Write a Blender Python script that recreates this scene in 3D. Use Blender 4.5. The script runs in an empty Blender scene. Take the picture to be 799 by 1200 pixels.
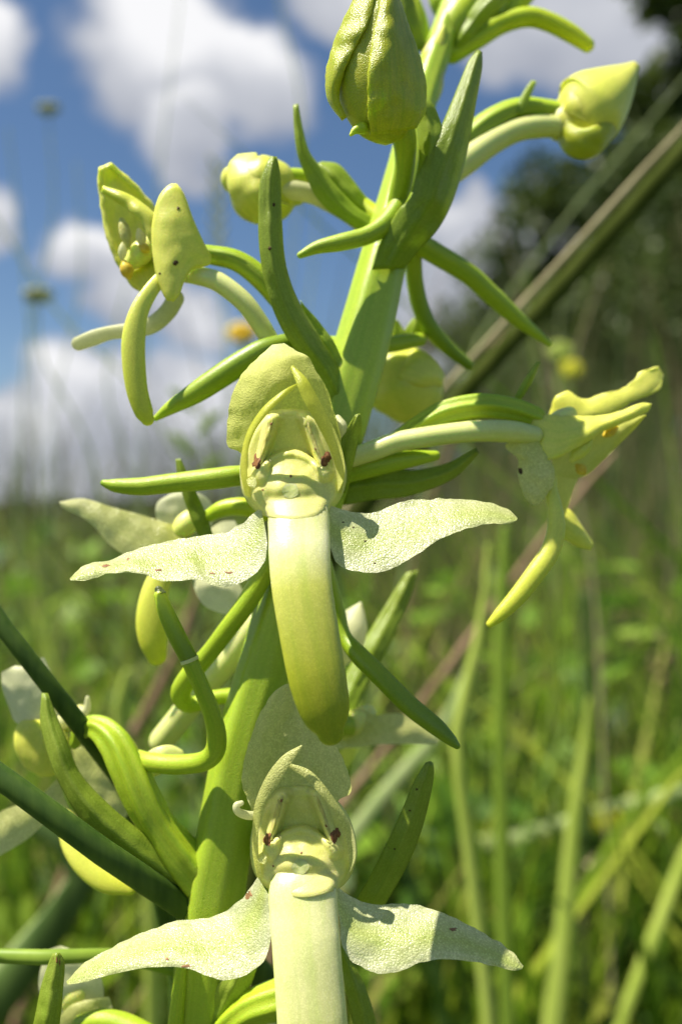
import bpy, math, random
import numpy as np
from mathutils import Vector, Matrix, noise
from mathutils.bvhtree import BVHTree

random.seed(7); rng = np.random.default_rng(7)
sc = bpy.context.scene
col = sc.collection
R = math.radians

# ------------------------------------------------------------------ camera
CAM_H = 0.30            # the camera stands low in the meadow, level, looking along +Y
FOCUS = 0.045           # macro: the flowers are 4.5 cm away
UNIT = 0.035 / 799.0    # one unit of the plant's drawing grid in metres, at the focus distance
CX, CY = 399.5, 600.0
cam_d = bpy.data.cameras.new('camera'); cam = bpy.data.objects.new('camera', cam_d); col.objects.link(cam)
cam.location = (0, 0, CAM_H); cam.rotation_euler = (R(90), 0, 0)
cam_d.sensor_fit = 'VERTICAL'; cam_d.sensor_height = 6.4
cam_d.lens = 6.4 * FOCUS / (1200 * UNIT)
cam_d.clip_start = 0.004; cam_d.clip_end = 3000
cam_d.dof.use_dof = True; cam_d.dof.focus_distance = FOCUS - 5 * UNIT
cam_d.dof.aperture_fstop = cam_d.lens / 1.05
sc.camera = cam

# ------------------------------------------------------------------ light and sky
SUN = Vector((-0.42, -0.11, 0.90)).normalized()        # direction towards the sun
elev = math.asin(SUN.z); azim = math.atan2(SUN.x, SUN.y)
sl = bpy.data.lights.new('sun', 'SUN'); sl.energy = 5.0; sl.angle = R(0.5); sl.color = (1, 0.94, 0.80)
so = bpy.data.objects.new('sun', sl); col.objects.link(so)
so.rotation_euler = SUN.to_track_quat('Z', 'Y').to_euler(); so.location = (0, 0, 5)

def sky_world():
    w = bpy.data.worlds.new('World'); sc.world = w; w.use_nodes = True
    nt = w.node_tree; N = nt.nodes; K = nt.links; N.clear()
    out = N.new('ShaderNodeOutputWorld'); bg = N.new('ShaderNodeBackground'); K.new(bg.outputs[0], out.inputs[0])
    bg.inputs[1].default_value = 0.051
    sky = N.new('ShaderNodeTexSky'); sky.sky_type = 'NISHITA'; sky.sun_disc = False
    sky.sun_elevation = elev; sky.sun_rotation = azim
    sky.air_density = 1.0; sky.dust_density = 0.6; sky.ozone_density = 2.5; sky.altitude = 300
    tc = N.new('ShaderNodeTexCoord')
    def M(op, a, b=None, clamp=False):
        n = N.new('ShaderNodeMath'); n.operation = op; n.use_clamp = clamp
        for i, v in enumerate((a, b)):
            if v is None: continue
            if isinstance(v, (int, float)): n.inputs[i].default_value = v
            else: K.new(v, n.inputs[i])
        return n.outputs[0]
    def V(op, a, b=None):
        n = N.new('ShaderNodeVectorMath'); n.operation = op
        for i, v in enumerate((a, b)):
            if v is None: continue
            if isinstance(v, tuple): n.inputs[i].default_value = v
            else: K.new(v, n.inputs[i])
        return n
    d = V('NORMALIZE', tc.outputs['Generated']).outputs[0]
    nz = N.new('ShaderNodeTexNoise'); nz.inputs['Scale'].default_value = 9; nz.inputs['Detail'].default_value = 6
    nz.inputs['Roughness'].default_value = 0.55; K.new(d, nz.inputs['Vector'])
    off = V('SCALE', V('SUBTRACT', nz.outputs['Color'], (0.5, 0.5, 0.5)).outputs[0]); off.inputs['Scale'].default_value = 0.15
    dw = V('ADD', d, off.outputs[0]).outputs[0]
    T = UNIT / FOCUS
    # cumulus clouds at their bearings: (x, y on the drawing grid, half width, half height)
    clouds = [(205, 75, 112, 84, 1), (285, 95, 84, 76, 1), (225, 160, 55, 45, .7), (-15, 55, 56, 60, 1), (-8, 270, 30, 42, .8), (105, 305, 58, 42, 1), (150, 355, 66, 40, .65), (220, 375, 80, 34, .6),
              (10, 500, 90, 62, .7), (100, 480, 90, 62, .85), (250, 500, 130, 80, .55), (100, 580, 260, 60, .4), (660, 10, 130, 85, .3), (570, 40, 60, 50, .35), (430, -20, 90, 50, .5), (760, 40, 120, 80, .3),
              (545, 260, 40, 40, .5), (620, 360, 150, 110, .4), (-250, 200, 160, 110, .8), (-150, -200, 160, 90, .8), (1050, -150, 200, 110, .8), (1000, 300, 250, 100, .5)]
    dens = None; shade = None
    for (x, y, rx, ry, br) in clouds:
        c = Vector(((x - CX) * T, 1, (CY - y) * T)); k = c.length; cn = c / k
        diff = V('SUBTRACT', dw, tuple(cn)).outputs[0]
        sc_ = V('MULTIPLY', diff, (k / (rx * T), k / (rx * T), k / (ry * T)))
        ln = V('LENGTH', sc_.outputs[0]).outputs['Value']
        v = M('SUBTRACT', 1.25, ln)
        dens = v if dens is None else M('MAXIMUM', dens, v)
        sx = N.new('ShaderNodeSeparateXYZ'); K.new(sc_.outputs[0], sx.inputs[0])
        h = M('ADD', M('MULTIPLY', sx.outputs[2], 0.5), 0.5)
        hv = M('MULTIPLY', h, M('MULTIPLY', v, 2 * br, True)); hv = M('MULTIPLY', hv, 0.45 + 0.55 * br)
        shade = hv if shade is None else M('MAXIMUM', shade, hv)
    # generic fair weather clouds everywhere else
    n2 = N.new('ShaderNodeTexNoise'); n2.inputs['Scale'].default_value = 2.6; n2.inputs['Detail'].default_value = 8
    n2.inputs['Roughness'].default_value = 0.5; K.new(d, n2.inputs['Vector'])
    gen = M('MULTIPLY', M('SUBTRACT', n2.outputs['Fac'], 0.60), 5)
    sep = N.new('ShaderNodeSeparateXYZ'); K.new(d, sep.inputs[0])
    away = M('MULTIPLY', M('SUBTRACT', 0.78, sep.outputs[1]), 8, True)
    gen = M('MULTIPLY', gen, away)
    dens = M('MAXIMUM', dens, gen)
    fac = N.new('ShaderNodeMapRange'); fac.interpolation_type = 'SMOOTHSTEP'
    fac.inputs[1].default_value = 0.0; fac.inputs[2].default_value = 0.42; K.new(dens, fac.inputs[0])
    ramp = N.new('ShaderNodeValToRGB'); e = ramp.color_ramp.elements
    e[0].position = 0.0; e[0].color = (4.4, 4.7, 5.5, 1); e[1].position = 0.7; e[1].color = (10.4, 10.4, 10.6, 1)
    m = e.new(0.4); m.color = (6.6, 6.8, 7.4, 1)
    n3 = N.new('ShaderNodeTexNoise'); n3.inputs['Scale'].default_value = 9; n3.inputs['Detail'].default_value = 5; K.new(d, n3.inputs['Vector'])
    sh = M('ADD', shade, M('MULTIPLY', M('SUBTRACT', n3.outputs['Fac'], 0.5), 0.9))
    K.new(sh, ramp.inputs[0])
    mix = N.new('ShaderNodeMix'); mix.data_type = 'RGBA'
    hs = N.new('ShaderNodeHueSaturation'); hs.inputs['Saturation'].default_value = 1.1; hs.inputs['Value'].default_value = 1.12
    K.new(sky.outputs[0], hs.inputs['Color'])
    K.new(fac.outputs[0], mix.inputs[0]); K.new(hs.outputs[0], mix.inputs[6]); K.new(ramp.outputs[0], mix.inputs[7])
    K.new(mix.outputs[2], bg.inputs[0])
sky_world()
sc.view_settings.view_transform = 'Standard'; sc.view_settings.look = 'None'
sc.view_settings.exposure = 0.85; sc.view_settings.gamma = 1.0
sc.cycles.use_denoising = True
sc.cycles.max_bounces = 8; sc.cycles.transmission_bounces = 4; sc.cycles.diffuse_bounces = 4
sc.cycles.sample_clamp_indirect = 6

# ------------------------------------------------------------------ helpers
def P(x, y, z=0.0):
    """grid point (x, y) at depth z (grid units behind the focus plane) -> world"""
    d = FOCUS + z * UNIT; k = UNIT * d / FOCUS
    return Vector(((x - CX) * k, d, CAM_H + (CY - y) * k))
def PD(x, y, d):
    """the same with the distance in metres"""
    k = UNIT * d / FOCUS
    return Vector(((x - CX) * k, d, CAM_H + (CY - y) * k))

def tag(o, label=None, cat=None, group=None, kind=None):
    if label: o['label'] = label
    if cat: o['category'] = cat
    if group: o['group'] = group
    if kind: o['kind'] = kind
    return o
def empty(name, loc):
    o = bpy.data.objects.new(name, None); o.location = loc; o.empty_display_size = 0.01
    col.objects.link(o)
    return o
def root_inv(p):
    return Matrix.Translation(p.location).inverted() if p.type == 'EMPTY' else Matrix.Identity(4)   # meshes are stored in world coordinates
GEO = {}
def link(name, verts, faces, mat, parent=None, uvs=None, smooth=True, thick=0):
    me = bpy.data.meshes.new(name)
    me.from_pydata([tuple(v) for v in verts], [], faces)
    if uvs is not None:
        ul = me.uv_layers.new(name='UVMap')
        ul.data.foreach_set('uv', np.array(uvs, dtype=np.float32).ravel())
    if smooth: me.polygons.foreach_set('use_smooth', [True] * len(me.polygons))
    if mat: me.materials.append(mat)
    me.update()
    o = bpy.data.objects.new(name, me); col.objects.link(o)
    if parent is not None:
        o.parent = parent; o.matrix_parent_inverse = root_inv(parent)
    if mat is not None and mat.get('tissue'): thick = 0
    if thick:
        s = o.modifiers.new('thickness', 'SOLIDIFY'); s.thickness = thick; s.offset = 0
    GEO[o.name] = (verts, faces, thick)
    return o

def crv(pts, n):
    """Catmull-Rom through pts, n points evenly spaced"""
    A = np.array(pts, dtype=float)
    if len(A) == 2:
        return A[0] + (A[1] - A[0]) * np.linspace(0, 1, n)[:, None]
    n_ = len(A); seg_ = np.linalg.norm(np.diff(A[:, :3], axis=0), axis=1); T_ = np.zeros_like(A); out = []
    for i in range(n_):
        if i == 0: t_ = A[1] - A[0]
        elif i == n_ - 1: t_ = A[-1] - A[-2]
        else: t_ = (A[i + 1] - A[i - 1]) / 2
        lim = min(seg_[max(i - 1, 0)], seg_[min(i, n_ - 2)]) * 1.15; m_ = np.linalg.norm(t_[:3])
        T_[i] = t_ * min(1, lim / max(m_, 1e-9))
    for i in range(n_ - 1):
        for t in np.linspace(0, 1, 12, endpoint=False):
            h1, h2 = 2 * t**3 - 3 * t**2 + 1, -2 * t**3 + 3 * t**2
            out.append(h1 * A[i] + h2 * A[i + 1] + (t**3 - 2 * t**2 + t) * T_[i] + (t**3 - t**2) * T_[i + 1])
    out.append(A[-1]); out = np.array(out)
    d = np.r_[0, np.cumsum(np.linalg.norm(np.diff(out[:, :3], axis=0), axis=1))]
    u = np.linspace(0, d[-1], n)
    return np.stack([np.interp(u, d, out[:, k]) for k in range(A.shape[1])], 1)

def sheet(name, L, Rr, mat, parent, bulge=0, thick=6, nu=14, nt=36, ripple=1.5, freq=0.06, edge=0.0, conv=P, keel=0.0, seed=None):
    """a petal or leaf blade between two edge curves (both run base -> tip); bulge > 0 swells towards the viewer"""
    L = crv(L, nt); Rr = crv(Rr, nt); sd = seed if seed is not None else random.random() * 50
    V, F, U = [], [], []
    for i in range(nt):
        t = i / (nt - 1); w = math.sin(math.pi * min(1, max(0, t * 0.94 + 0.03))) ** 0.6
        width = np.linalg.norm(Rr[i][:2] - L[i][:2]); lim = min(1.0, width / 12.0)
        for j in range(nu + 1):
            s = j / nu; p = L[i] * (1 - s) + Rr[i] * s
            q = 1 - (2 * s - 1) ** 2
            z = p[2] - bulge * w * q + keel * lim * math.exp(-((s - 0.5) / 0.09) ** 2)
            z += ripple * lim * 2 * noise.noise(Vector((p[0] * freq, p[1] * freq, sd)))
            if edge:
                e = (2 * s - 1) ** 8 * edge * lim
                z += e * 2.5 * noise.noise(Vector((t * 14, s * 3, sd + 9)))
                dx = e * noise.noise(Vector((t * 22, s * 3 + 5, sd)))
                p = p + (Rr[i] - L[i]) / max(width, 1e-6) * dx * (1 if s > .5 else -1)
            V.append(conv(p[0], p[1], z))
    for i in range(nt - 1):
        for j in range(nu):
            a = i * (nu + 1) + j
            F.append((a, a + 1, a + nu + 2, a + nu + 1))
            for (ii, jj) in ((i, j), (i, j + 1), (i + 1, j + 1), (i + 1, j)): U.append((jj / nu, ii / (nt - 1)))
    dist = V[len(V) // 2].y
    return link(name, V, F, mat, parent, U, thick=thick * UNIT * dist / FOCUS)

def tube(name, pts, mat, parent, flat=1.0, n=16, seg=None, ridges=0, amp=0.0, cap0=True, cap1=True, conv=P, rough=0.0, twist=0.0):
    """round or flattened stalk through (x, y, z, radius)"""
    seg = seg or max(14, len(pts) * 7)
    A = crv(pts, seg)
    if conv is P: C = [P(*a[:3]) for a in A]; rad = [a[3] * UNIT * (c.y / FOCUS) for a, c in zip(A, C)]
    elif conv is PD: C = [PD(*a[:3]) for a in A]; rad = [a[3] * UNIT * (c.y / FOCUS) for a, c in zip(A, C)]
    else: C = [Vector(a[:3]) for a in A]; rad = [a[3] for a in A]
    rows = []
    def cap(i, sgn):
        T = (C[i] - C[i - 1] if sgn > 0 else C[i] - C[i + 1]).normalized()
        return [(C[i] + T * rad[i] * math.sin(a), max(rad[i] * math.cos(a), rad[i] * 0.02)) for a in (0.35, 0.7, 1.0, 1.25, 1.45, 1.56)]
    if cap0: rows += cap(0, -1)[::-1]
    rows += list(zip(C, rad))
    if cap1: rows += cap(len(C) - 1, 1)
    eye = Vector((0, 0, CAM_H)); V, F, U = [], [], []; m = len(rows)
    for i, (c, r) in enumerate(rows):
        T = (rows[min(i + 1, m - 1)][0] - rows[max(i - 1, 0)][0]).normalized()
        v = (c - eye).normalized() if conv is not None else Vector((0, 1, 0.01))
        side = T.cross(v)
        if side.length < 1e-3: side = Vector((1, 0, 0))
        side.normalize(); nn = side.cross(T).normalized()
        for k in range(n):
            a = 2 * math.pi * k / n
            rr = r * (1 + amp * math.cos(ridges * (a + twist * i / m)) if ridges else r / r)
            if rough: rr *= 1 + rough * noise.noise(Vector((i * 0.35, math.cos(a) * 2, math.sin(a) * 2)))
            V.append(c + side * rr * math.cos(a) + nn * rr * flat * math.sin(a))
    for i in range(m - 1):
        for k in range(n):
            k2 = (k + 1) % n
            F.append((i * n + k, i * n + k2, (i + 1) * n + k2, (i + 1) * n + k))
            for (ii, kk) in ((i, k), (i, k + 1), (i + 1, k + 1), (i + 1, k)): U.append((kk / n, ii / (m - 1)))
    F.append(tuple(range(n))[::-1]); U += [(0, 0)] * n
    F.append(tuple((m - 1) * n + k for k in range(n))); U += [(0, 1)] * n
    return link(name, V, F, mat, parent, U)

def fleck(name, host, x, y, r, mat, ry=None, jit=0.35, lift=0.7, n=14, ang=0):
    """a small conforming scale lying on the surface of host"""
    V0, F0, th = GEO[host.name]
    bvh = BVHTree.FromPolygons([tuple(v) for v in V0], F0)
    eye = Vector((0, 0, CAM_H)); ry = ry or r; V = []
    rings = [(0, 1)] + [(q, n) for q in (0.5, 1.0)]
    sd = random.random() * 30
    for q, m in rings:
        for k in range(m):
            a = 2 * math.pi * k / m; rr = q * (1 + jit * noise.noise(Vector((math.cos(a) * 1.6, math.sin(a) * 1.6, sd))) * 2)
            dx, dy = r * rr * math.cos(a), ry * rr * math.sin(a)
            dx, dy = dx * math.cos(ang) - dy * math.sin(ang), dx * math.sin(ang) + dy * math.cos(ang)
            dirv = (P(x + dx, y + dy, 0) - eye).normalized()
            hit = bvh.ray_cast(eye, dirv)
            if hit[0] is None:
                if not V: return None
                V.append(V[0].copy()); continue
            V.append(hit[0] - dirv * (th * 0.62 + (lift if q < 1 else 0.15) * UNIT))
    F = [(0, 1 + k, 1 + (k + 1) % n) for k in range(n)]
    for k in range(n): F.append((1 + k, 1 + n + k, 1 + n + (k + 1) % n, 1 + (k + 1) % n))
    return link(name, V, F, mat, host)

# ------------------------------------------------------------------ materials
def plant_mat(name, stops, along='t', noise_col=None, sss=0.0006, sw=0.8, rough=0.42, cell=15000, bump=0.5, vein=0.25, vein_n=9, centre=None, patch=0.25, spec=0.5, freckle=0.0, radius=(0.7, 1.0, 0.25), warm=0.62, mott=0.35, thin=0.0):
    wm = lambda c_: (min(.88, c_[0] * 1.06), min(.86, c_[1] * 1.02), c_[2] * warm)
    stops = [(p_, wm(c_)) for p_, c_ in stops]; centre = wm(centre) if centre else None
    m = bpy.data.materials.new(name); m.use_nodes = True; nt = m.node_tree; N = nt.nodes; K = nt.links; N.clear()
    out = N.new('ShaderNodeOutputMaterial'); b = N.new('ShaderNodeBsdfPrincipled'); K.new(b.outputs[0], out.inputs[0])
    uv = N.new('ShaderNodeUVMap'); uv.uv_map = 'UVMap'; sep = N.new('ShaderNodeSeparateXYZ'); K.new(uv.outputs[0], sep.inputs[0])
    tc = N.new('ShaderNodeTexCoord')
    ramp = N.new('ShaderNodeValToRGB'); e = ramp.color_ramp.elements
    e[0].position, e[0].color = stops[0][0], (*stops[0][1], 1); e[1].position, e[1].color = stops[-1][0], (*stops[-1][1], 1)
    for p_, c_ in stops[1:-1]: x = e.new(p_); x.color = (*c_, 1)
    K.new(sep.outputs[1], ramp.inputs[0]); c = ramp.outputs[0]
    def mixc(fac, a, bb, mode='MIX'):
        n = N.new('ShaderNodeMix'); n.data_type = 'RGBA'; n.blend_type = mode
        if isinstance(fac, float): n.inputs[0].default_value = fac
        else: K.new(fac, n.inputs[0])
        K.new(a, n.inputs[6])
        if isinstance(bb, tuple): n.inputs[7].default_value = (*bb, 1)
        else: K.new(bb, n.inputs[7])
        return n.outputs[2]
    def mr(v, a, b_, c_, d_):
        n = N.new('ShaderNodeMapRange'); K.new(v, n.inputs[0])
        for i, q in enumerate((a, b_, c_, d_)): n.inputs[i + 1].default_value = q
        return n.outputs[0]
    def mth(op, a, b_=None):
        n = N.new('ShaderNodeMath'); n.operation = op
        for i, v in enumerate((a, b_)):
            if v is None: continue
            if isinstance(v, (int, float)): n.inputs[i].default_value = v
            else: K.new(v, n.inputs[i])
        return n.outputs[0]
    if centre:   # colour down the middle of a petal
        ds = mth('ABSOLUTE', mth('SUBTRACT', sep.outputs[0], 0.5))
        n0 = N.new('ShaderNodeTexNoise'); n0.inputs['Scale'].default_value = 900; n0.inputs['Detail'].default_value = 3; K.new(tc.outputs['Object'], n0.inputs[0])
        ds = mth('ADD', ds, mth('MULTIPLY', mth('SUBTRACT', n0.outputs['Fac'], 0.5), 0.35))
        c = mixc(mr(ds, 0.02, 0.42, 0.9, 0.0), c, centre)
    # soft patches
    n1 = N.new('ShaderNodeTexNoise'); n1.inputs['Scale'].default_value = 700; n1.inputs['Detail'].default_value = 4; K.new(tc.outputs['Object'], n1.inputs[0])
    c = mixc(mr(n1.outputs['Fac'], 0.35, 0.7, 0.0, patch), c, (0.74, 0.84, 0.5), 'MULTIPLY')
    # veins, running along t
    if vein:
        cb = N.new('ShaderNodeCombineXYZ'); K.new(mth('MULTIPLY', sep.outputs[0], float(vein_n)), cb.inputs[0]); K.new(mth('MULTIPLY', sep.outputs[1], 1.6), cb.inputs[1])
        nv = N.new('ShaderNodeTexNoise'); nv.inputs['Scale'].default_value = 1.0; nv.inputs['Detail'].default_value = 3; K.new(cb.outputs[0], nv.inputs[0])
        c = mixc(mr(nv.outputs['Fac'], 0.45, 0.65, 0.0, vein), c, (0.66, 0.84, 0.4), 'MULTIPLY')
    # cells: natural mottling, plus sparkle glints painted in as lighter cells
    vo = N.new('ShaderNodeTexVoronoi'); vo.inputs['Scale'].default_value = cell; K.new(tc.outputs['Object'], vo.inputs[0])
    c = mixc(mr(vo.outputs['Distance'], 0.1, 0.8, 0.0, mott), c, (0.55, 0.58, 0.42), 'MULTIPLY')
    sv = N.new('ShaderNodeSeparateXYZ'); K.new(vo.outputs['Color'], sv.inputs[0])
    c = mixc(mr(sv.outputs[0], 0.55, 1.0, 0.0, mott), c, (1.5, 1.5, 1.8), 'MULTIPLY')
    n5 = N.new('ShaderNodeTexNoise'); n5.inputs['Scale'].default_value = 2600; n5.inputs['Detail'].default_value = 4; K.new(tc.outputs['Object'], n5.inputs[0])
    c = mixc(mr(n5.outputs['Fac'], 0.3, 0.7, mott * 0.8, 0.0), c, (0.66, 0.72, 0.5), 'MULTIPLY')
    if freckle:
        nf = N.new('ShaderNodeTexNoise'); nf.inputs['Scale'].default_value = 3200; nf.inputs['Detail'].default_value = 2; K.new(tc.outputs['Object'], nf.inputs[0])
        c = mixc(mr(nf.outputs['Fac'], 0.70, 0.74, 0.0, freckle), c, (0.06, 0.035, 0.01))
    K.new(c, b.inputs['Base Color'])
    b.inputs['Roughness'].default_value = rough; b.inputs['Specular IOR Level'].default_value = spec
    b.inputs['Subsurface Weight'].default_value = sw * 0.62; b.inputs['Subsurface Scale'].default_value = sss * 0.75
    b.inputs['Subsurface Radius'].default_value = radius
    if 'Subsurface Anisotropy' in b.inputs: b.inputs['Subsurface Anisotropy'].default_value = 0.3
    bp = N.new('ShaderNodeBump'); bp.inputs['Strength'].default_value = bump; bp.inputs['Distance'].default_value = 0.00003
    nb = N.new('ShaderNodeTexNoise'); nb.inputs['Scale'].default_value = cell * 0.9; nb.inputs['Detail'].default_value = 3; K.new(tc.outputs['Object'], nb.inputs[0])
    hh = mth('ADD', mth('MULTIPLY', vo.outputs['Distance'], -1.0), nb.outputs['Fac'])
    K.new(hh, bp.inputs['Height']); K.new(bp.outputs[0], b.inputs['Normal'])
    m['tissue'] = 1 if (thin >= 0.45) else 0
    if thin:     # thin tissue lets the light through
        tr = N.new('ShaderNodeBsdfTranslucent'); mx = N.new('ShaderNodeMixShader'); mx.inputs[0].default_value = thin
        g_ = N.new('ShaderNodeGamma'); g_.inputs[1].default_value = 0.62; K.new(c, g_.inputs[0]); K.new(g_.outputs[0], tr.inputs[0]); K.new(bp.outputs[0], tr.inputs[1])
        b.inputs['Subsurface Weight'].default_value = 0
        K.new(b.outputs[0], mx.inputs[1]); K.new(tr.outputs[0], mx.inputs[2]); K.new(mx.outputs[0], out.inputs[0])
    return m

def leafy(name, cols, trans=0.4, rough=0.5, attr='tint'):
    """grass and leaves: diffuse + translucent, colour picked per piece from the attribute"""
    m = bpy.data.materials.new(name); m.use_nodes = True; nt = m.node_tree; N = nt.nodes; K = nt.links; N.clear()
    out = N.new('ShaderNodeOutputMaterial'); b = N.new('ShaderNodeBsdfPrincipled'); t = N.new('ShaderNodeBsdfTranslucent'); mx = N.new('ShaderNodeMixShader')
    at = N.new('ShaderNodeAttribute'); at.attribute_name = attr
    ramp = N.new('ShaderNodeValToRGB'); e = ramp.color_ramp.elements; n = len(cols)
    e[0].color = (*cols[0], 1); e[1].color = (*cols[-1], 1)
    for i in range(1, n - 1): x = e.new(i / (n - 1)); x.color = (*cols[i], 1)
    K.new(at.outputs['Fac'], ramp.inputs[0])
    K.new(ramp.outputs[0], b.inputs['Base Color']); K.new(ramp.outputs[0], t.inputs[0])
    b.inputs['Roughness'].default_value = rough; b.inputs['Specular IOR Level'].default_value = 0.4
    mx.inputs[0].default_value = trans
    K.new(b.outputs[0], mx.inputs[1]); K.new(t.outputs[0], mx.inputs[2]); K.new(mx.outputs[0], out.inputs[0])
    return m
def simple(name, a, bb, scale=300, rough=0.6, bump=0.3, dist=0.0002, stretch=None, sss=0):
    m = bpy.data.materials.new(name); m.use_nodes = True; nt = m.node_tree; N = nt.nodes; K = nt.links
    b = N['Principled BSDF']; tc = N.new('ShaderNodeTexCoord'); nz = N.new('ShaderNodeTexNoise'); mp = N.new('ShaderNodeMapping')
    if stretch: mp.inputs['Scale'].default_value = stretch
    K.new(tc.outputs['Object'], mp.inputs[0]); K.new(mp.outputs[0], nz.inputs[0]); nz.inputs['Scale'].default_value = scale; nz.inputs['Detail'].default_value = 5
    rp = N.new('ShaderNodeValToRGB'); rp.color_ramp.elements[0].color = (*a, 1); rp.color_ramp.elements[1].color = (*bb, 1)
    rp.color_ramp.elements[0].position = 0.35; rp.color_ramp.elements[1].position = 0.65
    K.new(nz.outputs['Fac'], rp.inputs[0]); K.new(rp.outputs[0], b.inputs['Base Color']); b.inputs['Roughness'].default_value = rough; b.inputs['Specular IOR Level'].default_value = 0.22
    bp = N.new('ShaderNodeBump'); bp.inputs['Strength'].default_value = bump; bp.inputs['Distance'].default_value = dist
    K.new(nz.outputs['Fac'], bp.inputs['Height']); K.new(bp.outputs[0], b.inputs['Normal'])
    if sss:
        b.inputs['Subsurface Weight'].default_value = 0.6; b.inputs['Subsurface Scale'].default_value = sss; b.inputs['Subsurface Radius'].default_value = (.8, 1, .3)
    return m

M = {}
M['sepal'] = plant_mat('pale_sepal', [(0, (0.85, 0.86, 0.68)), (0.7, (0.83, 0.85, 0.57)), (1, (0.80, 0.82, 0.42))], centre=(0.68, 0.76, 0.28), sss=0.0006, rough=0.24, bump=0.8, vein=0.25, vein_n=14, radius=(0.9, 1, 0.5), warm=0.92, cell=11500, mott=0.55, spec=0.7, thin=0.45)
M['hood'] = plant_mat('hood_sepal', [(0, (0.74, 0.77, 0.17)), (0.8, (0.78, 0.80, 0.24)), (1, (0.82, 0.83, 0.46))], sss=0.0012, rough=0.28, bump=0.9, vein=0.2, vein_n=12, radius=(0.9, 1, 0.4), warm=0.7, cell=12500, mott=0.5, spec=0.6, thin=0.55)
M['hood_pale'] = plant_mat('pale_hood_sepal', [(0, (0.78, 0.79, 0.32)), (1, (0.82, 0.82, 0.46))], sss=0.0010, rough=0.28, bump=0.9, vein=0.25, vein_n=12, radius=(0.9, 1, 0.5), warm=0.8, cell=12500, mott=0.5, spec=0.6, thin=0.5)
M['petal'] = plant_mat('petal', [(0, (0.76, 0.77, 0.24)), (1, (0.62, 0.66, 0.11))], sss=0.0009, rough=0.34, bump=0.4, vein=0.12, warm=0.6, mott=0.25, thin=0.5)
M['column'] = plant_mat('column', [(0, (0.74, 0.76, 0.34)), (1, (0.78, 0.80, 0.48))], sss=0.0014, rough=0.42, bump=0.25, vein=0.0, patch=0.4, warm=0.62, mott=0.2)
M['lip'] = plant_mat('lip', [(0, (0.72, 0.75, 0.30)), (0.14, (0.78, 0.80, 0.42)), (0.26, (0.84, 0.84, 0.62)), (0.42, (0.62, 0.64, 0.18)), (0.7, (0.46, 0.49, 0.05)), (1, (0.33, 0.37, 0.02))], sss=0.0009, rough=0.30, bump=0.22, vein=0.35, vein_n=16, radius=(0.9, 1, 0.35), warm=0.85, mott=0.25)
M['lip_pale'] = plant_mat('pale_lip', [(0, (0.76, 0.79, 0.34)), (0.2, (0.82, 0.83, 0.52)), (0.6, (0.78, 0.79, 0.42)), (1, (0.50, 0.54, 0.10))], sss=0.0009, rough=0.34, bump=0.2, vein=0.3, vein_n=16, radius=(0.9, 1, 0.4), warm=0.85, mott=0.25)
M['yellow_lip'] = plant_mat('yellow_lip', [(0, (0.76, 0.77, 0.30)), (1, (0.58, 0.62, 0.07))], sss=0.0009, rough=0.36, bump=0.4, vein=0.15, mott=0.2)
M['white'] = plant_mat('cream_petal', [(0, (0.82, 0.83, 0.55)), (1, (0.84, 0.84, 0.62))], sss=0.0008, rough=0.4, bump=0.4, vein=0.1, warm=0.9, mott=0.25, thin=0.45)
M['stem'] = plant_mat('stem', [(0, (0.18, 0.30, 0.010)), (0.5, (0.23, 0.36, 0.022)), (1, (0.44, 0.58, 0.10))], sss=0.0007, sw=0.6, rough=0.30, bump=0.35, vein=0.4, vein_n=22, patch=0.15, radius=(0.6, 1.0, 0.1), mott=0.25)
M['bract'] = plant_mat('bract', [(0, (0.30, 0.43, 0.05)), (1, (0.38, 0.48, 0.12))], sss=0.0005, sw=0.7, rough=0.30, bump=0.6, vein=0.5, vein_n=16, freckle=0.25, radius=(0.6, 1.0, 0.15), mott=0.4, thin=0.35)
M['bract_bright'] = plant_mat('bright_bract', [(0, (0.36, 0.52, 0.06)), (1, (0.46, 0.58, 0.14))], sss=0.0005, sw=0.7, rough=0.34, bump=0.5, vein=0.4, vein_n=12, radius=(0.6, 1.0, 0.2), mott=0.3, thin=0.4)
M['ovary'] = plant_mat('ovary', [(0, (0.34, 0.47, 0.03)), (1, (0.43, 0.55, 0.06))], sss=0.0006, sw=0.6, rough=0.40, bump=0.5, vein=0.6, vein_n=26, radius=(0.6, 1.0, 0.1), mott=0.25)
M['spur'] = plant_mat('spur', [(0, (0.46, 0.57, 0.08)), (0.5, (0.26, 0.38, 0.025)), (1, (0.17, 0.26, 0.015))], sss=0.0009, sw=0.8, rough=0.4, bump=0.25, vein=0.15, freckle=0.12, radius=(0.7, 1.0, 0.1), mott=0.2)
M['spur_pale'] = plant_mat('pale_spur', [(0, (0.74, 0.77, 0.44)), (1, (0.66, 0.71, 0.32))], sss=0.0009, sw=0.8, rough=0.34, bump=0.2, vein=0.15, warm=0.85, mott=0.15)
M['bud'] = plant_mat('bud', [(0, (0.54, 0.57, 0.06)), (0.6, (0.44, 0.47, 0.045)), (1, (0.46, 0.48, 0.07))], sss=0.0009, sw=0.75, rough=0.30, bump=0.7, vein=0.6, vein_n=14, radius=(0.7, 1.0, 0.2), mott=0.35)
M['bud_pale'] = plant_mat('pale_bud', [(0, (0.72, 0.73, 0.20)), (1, (0.76, 0.77, 0.26))], sss=0.0010, sw=0.75, rough=0.36, bump=0.4, vein=0.35, radius=(0.8, 1.0, 0.25), mott=0.2)
M['green_bit'] = plant_mat('young_bud', [(0, (0.40, 0.56, 0.03)), (1, (0.60, 0.68, 0.05))], sss=0.0007, sw=0.7, rough=0.38, bump=0.3, vein=0.3, mott=0.25)
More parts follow.
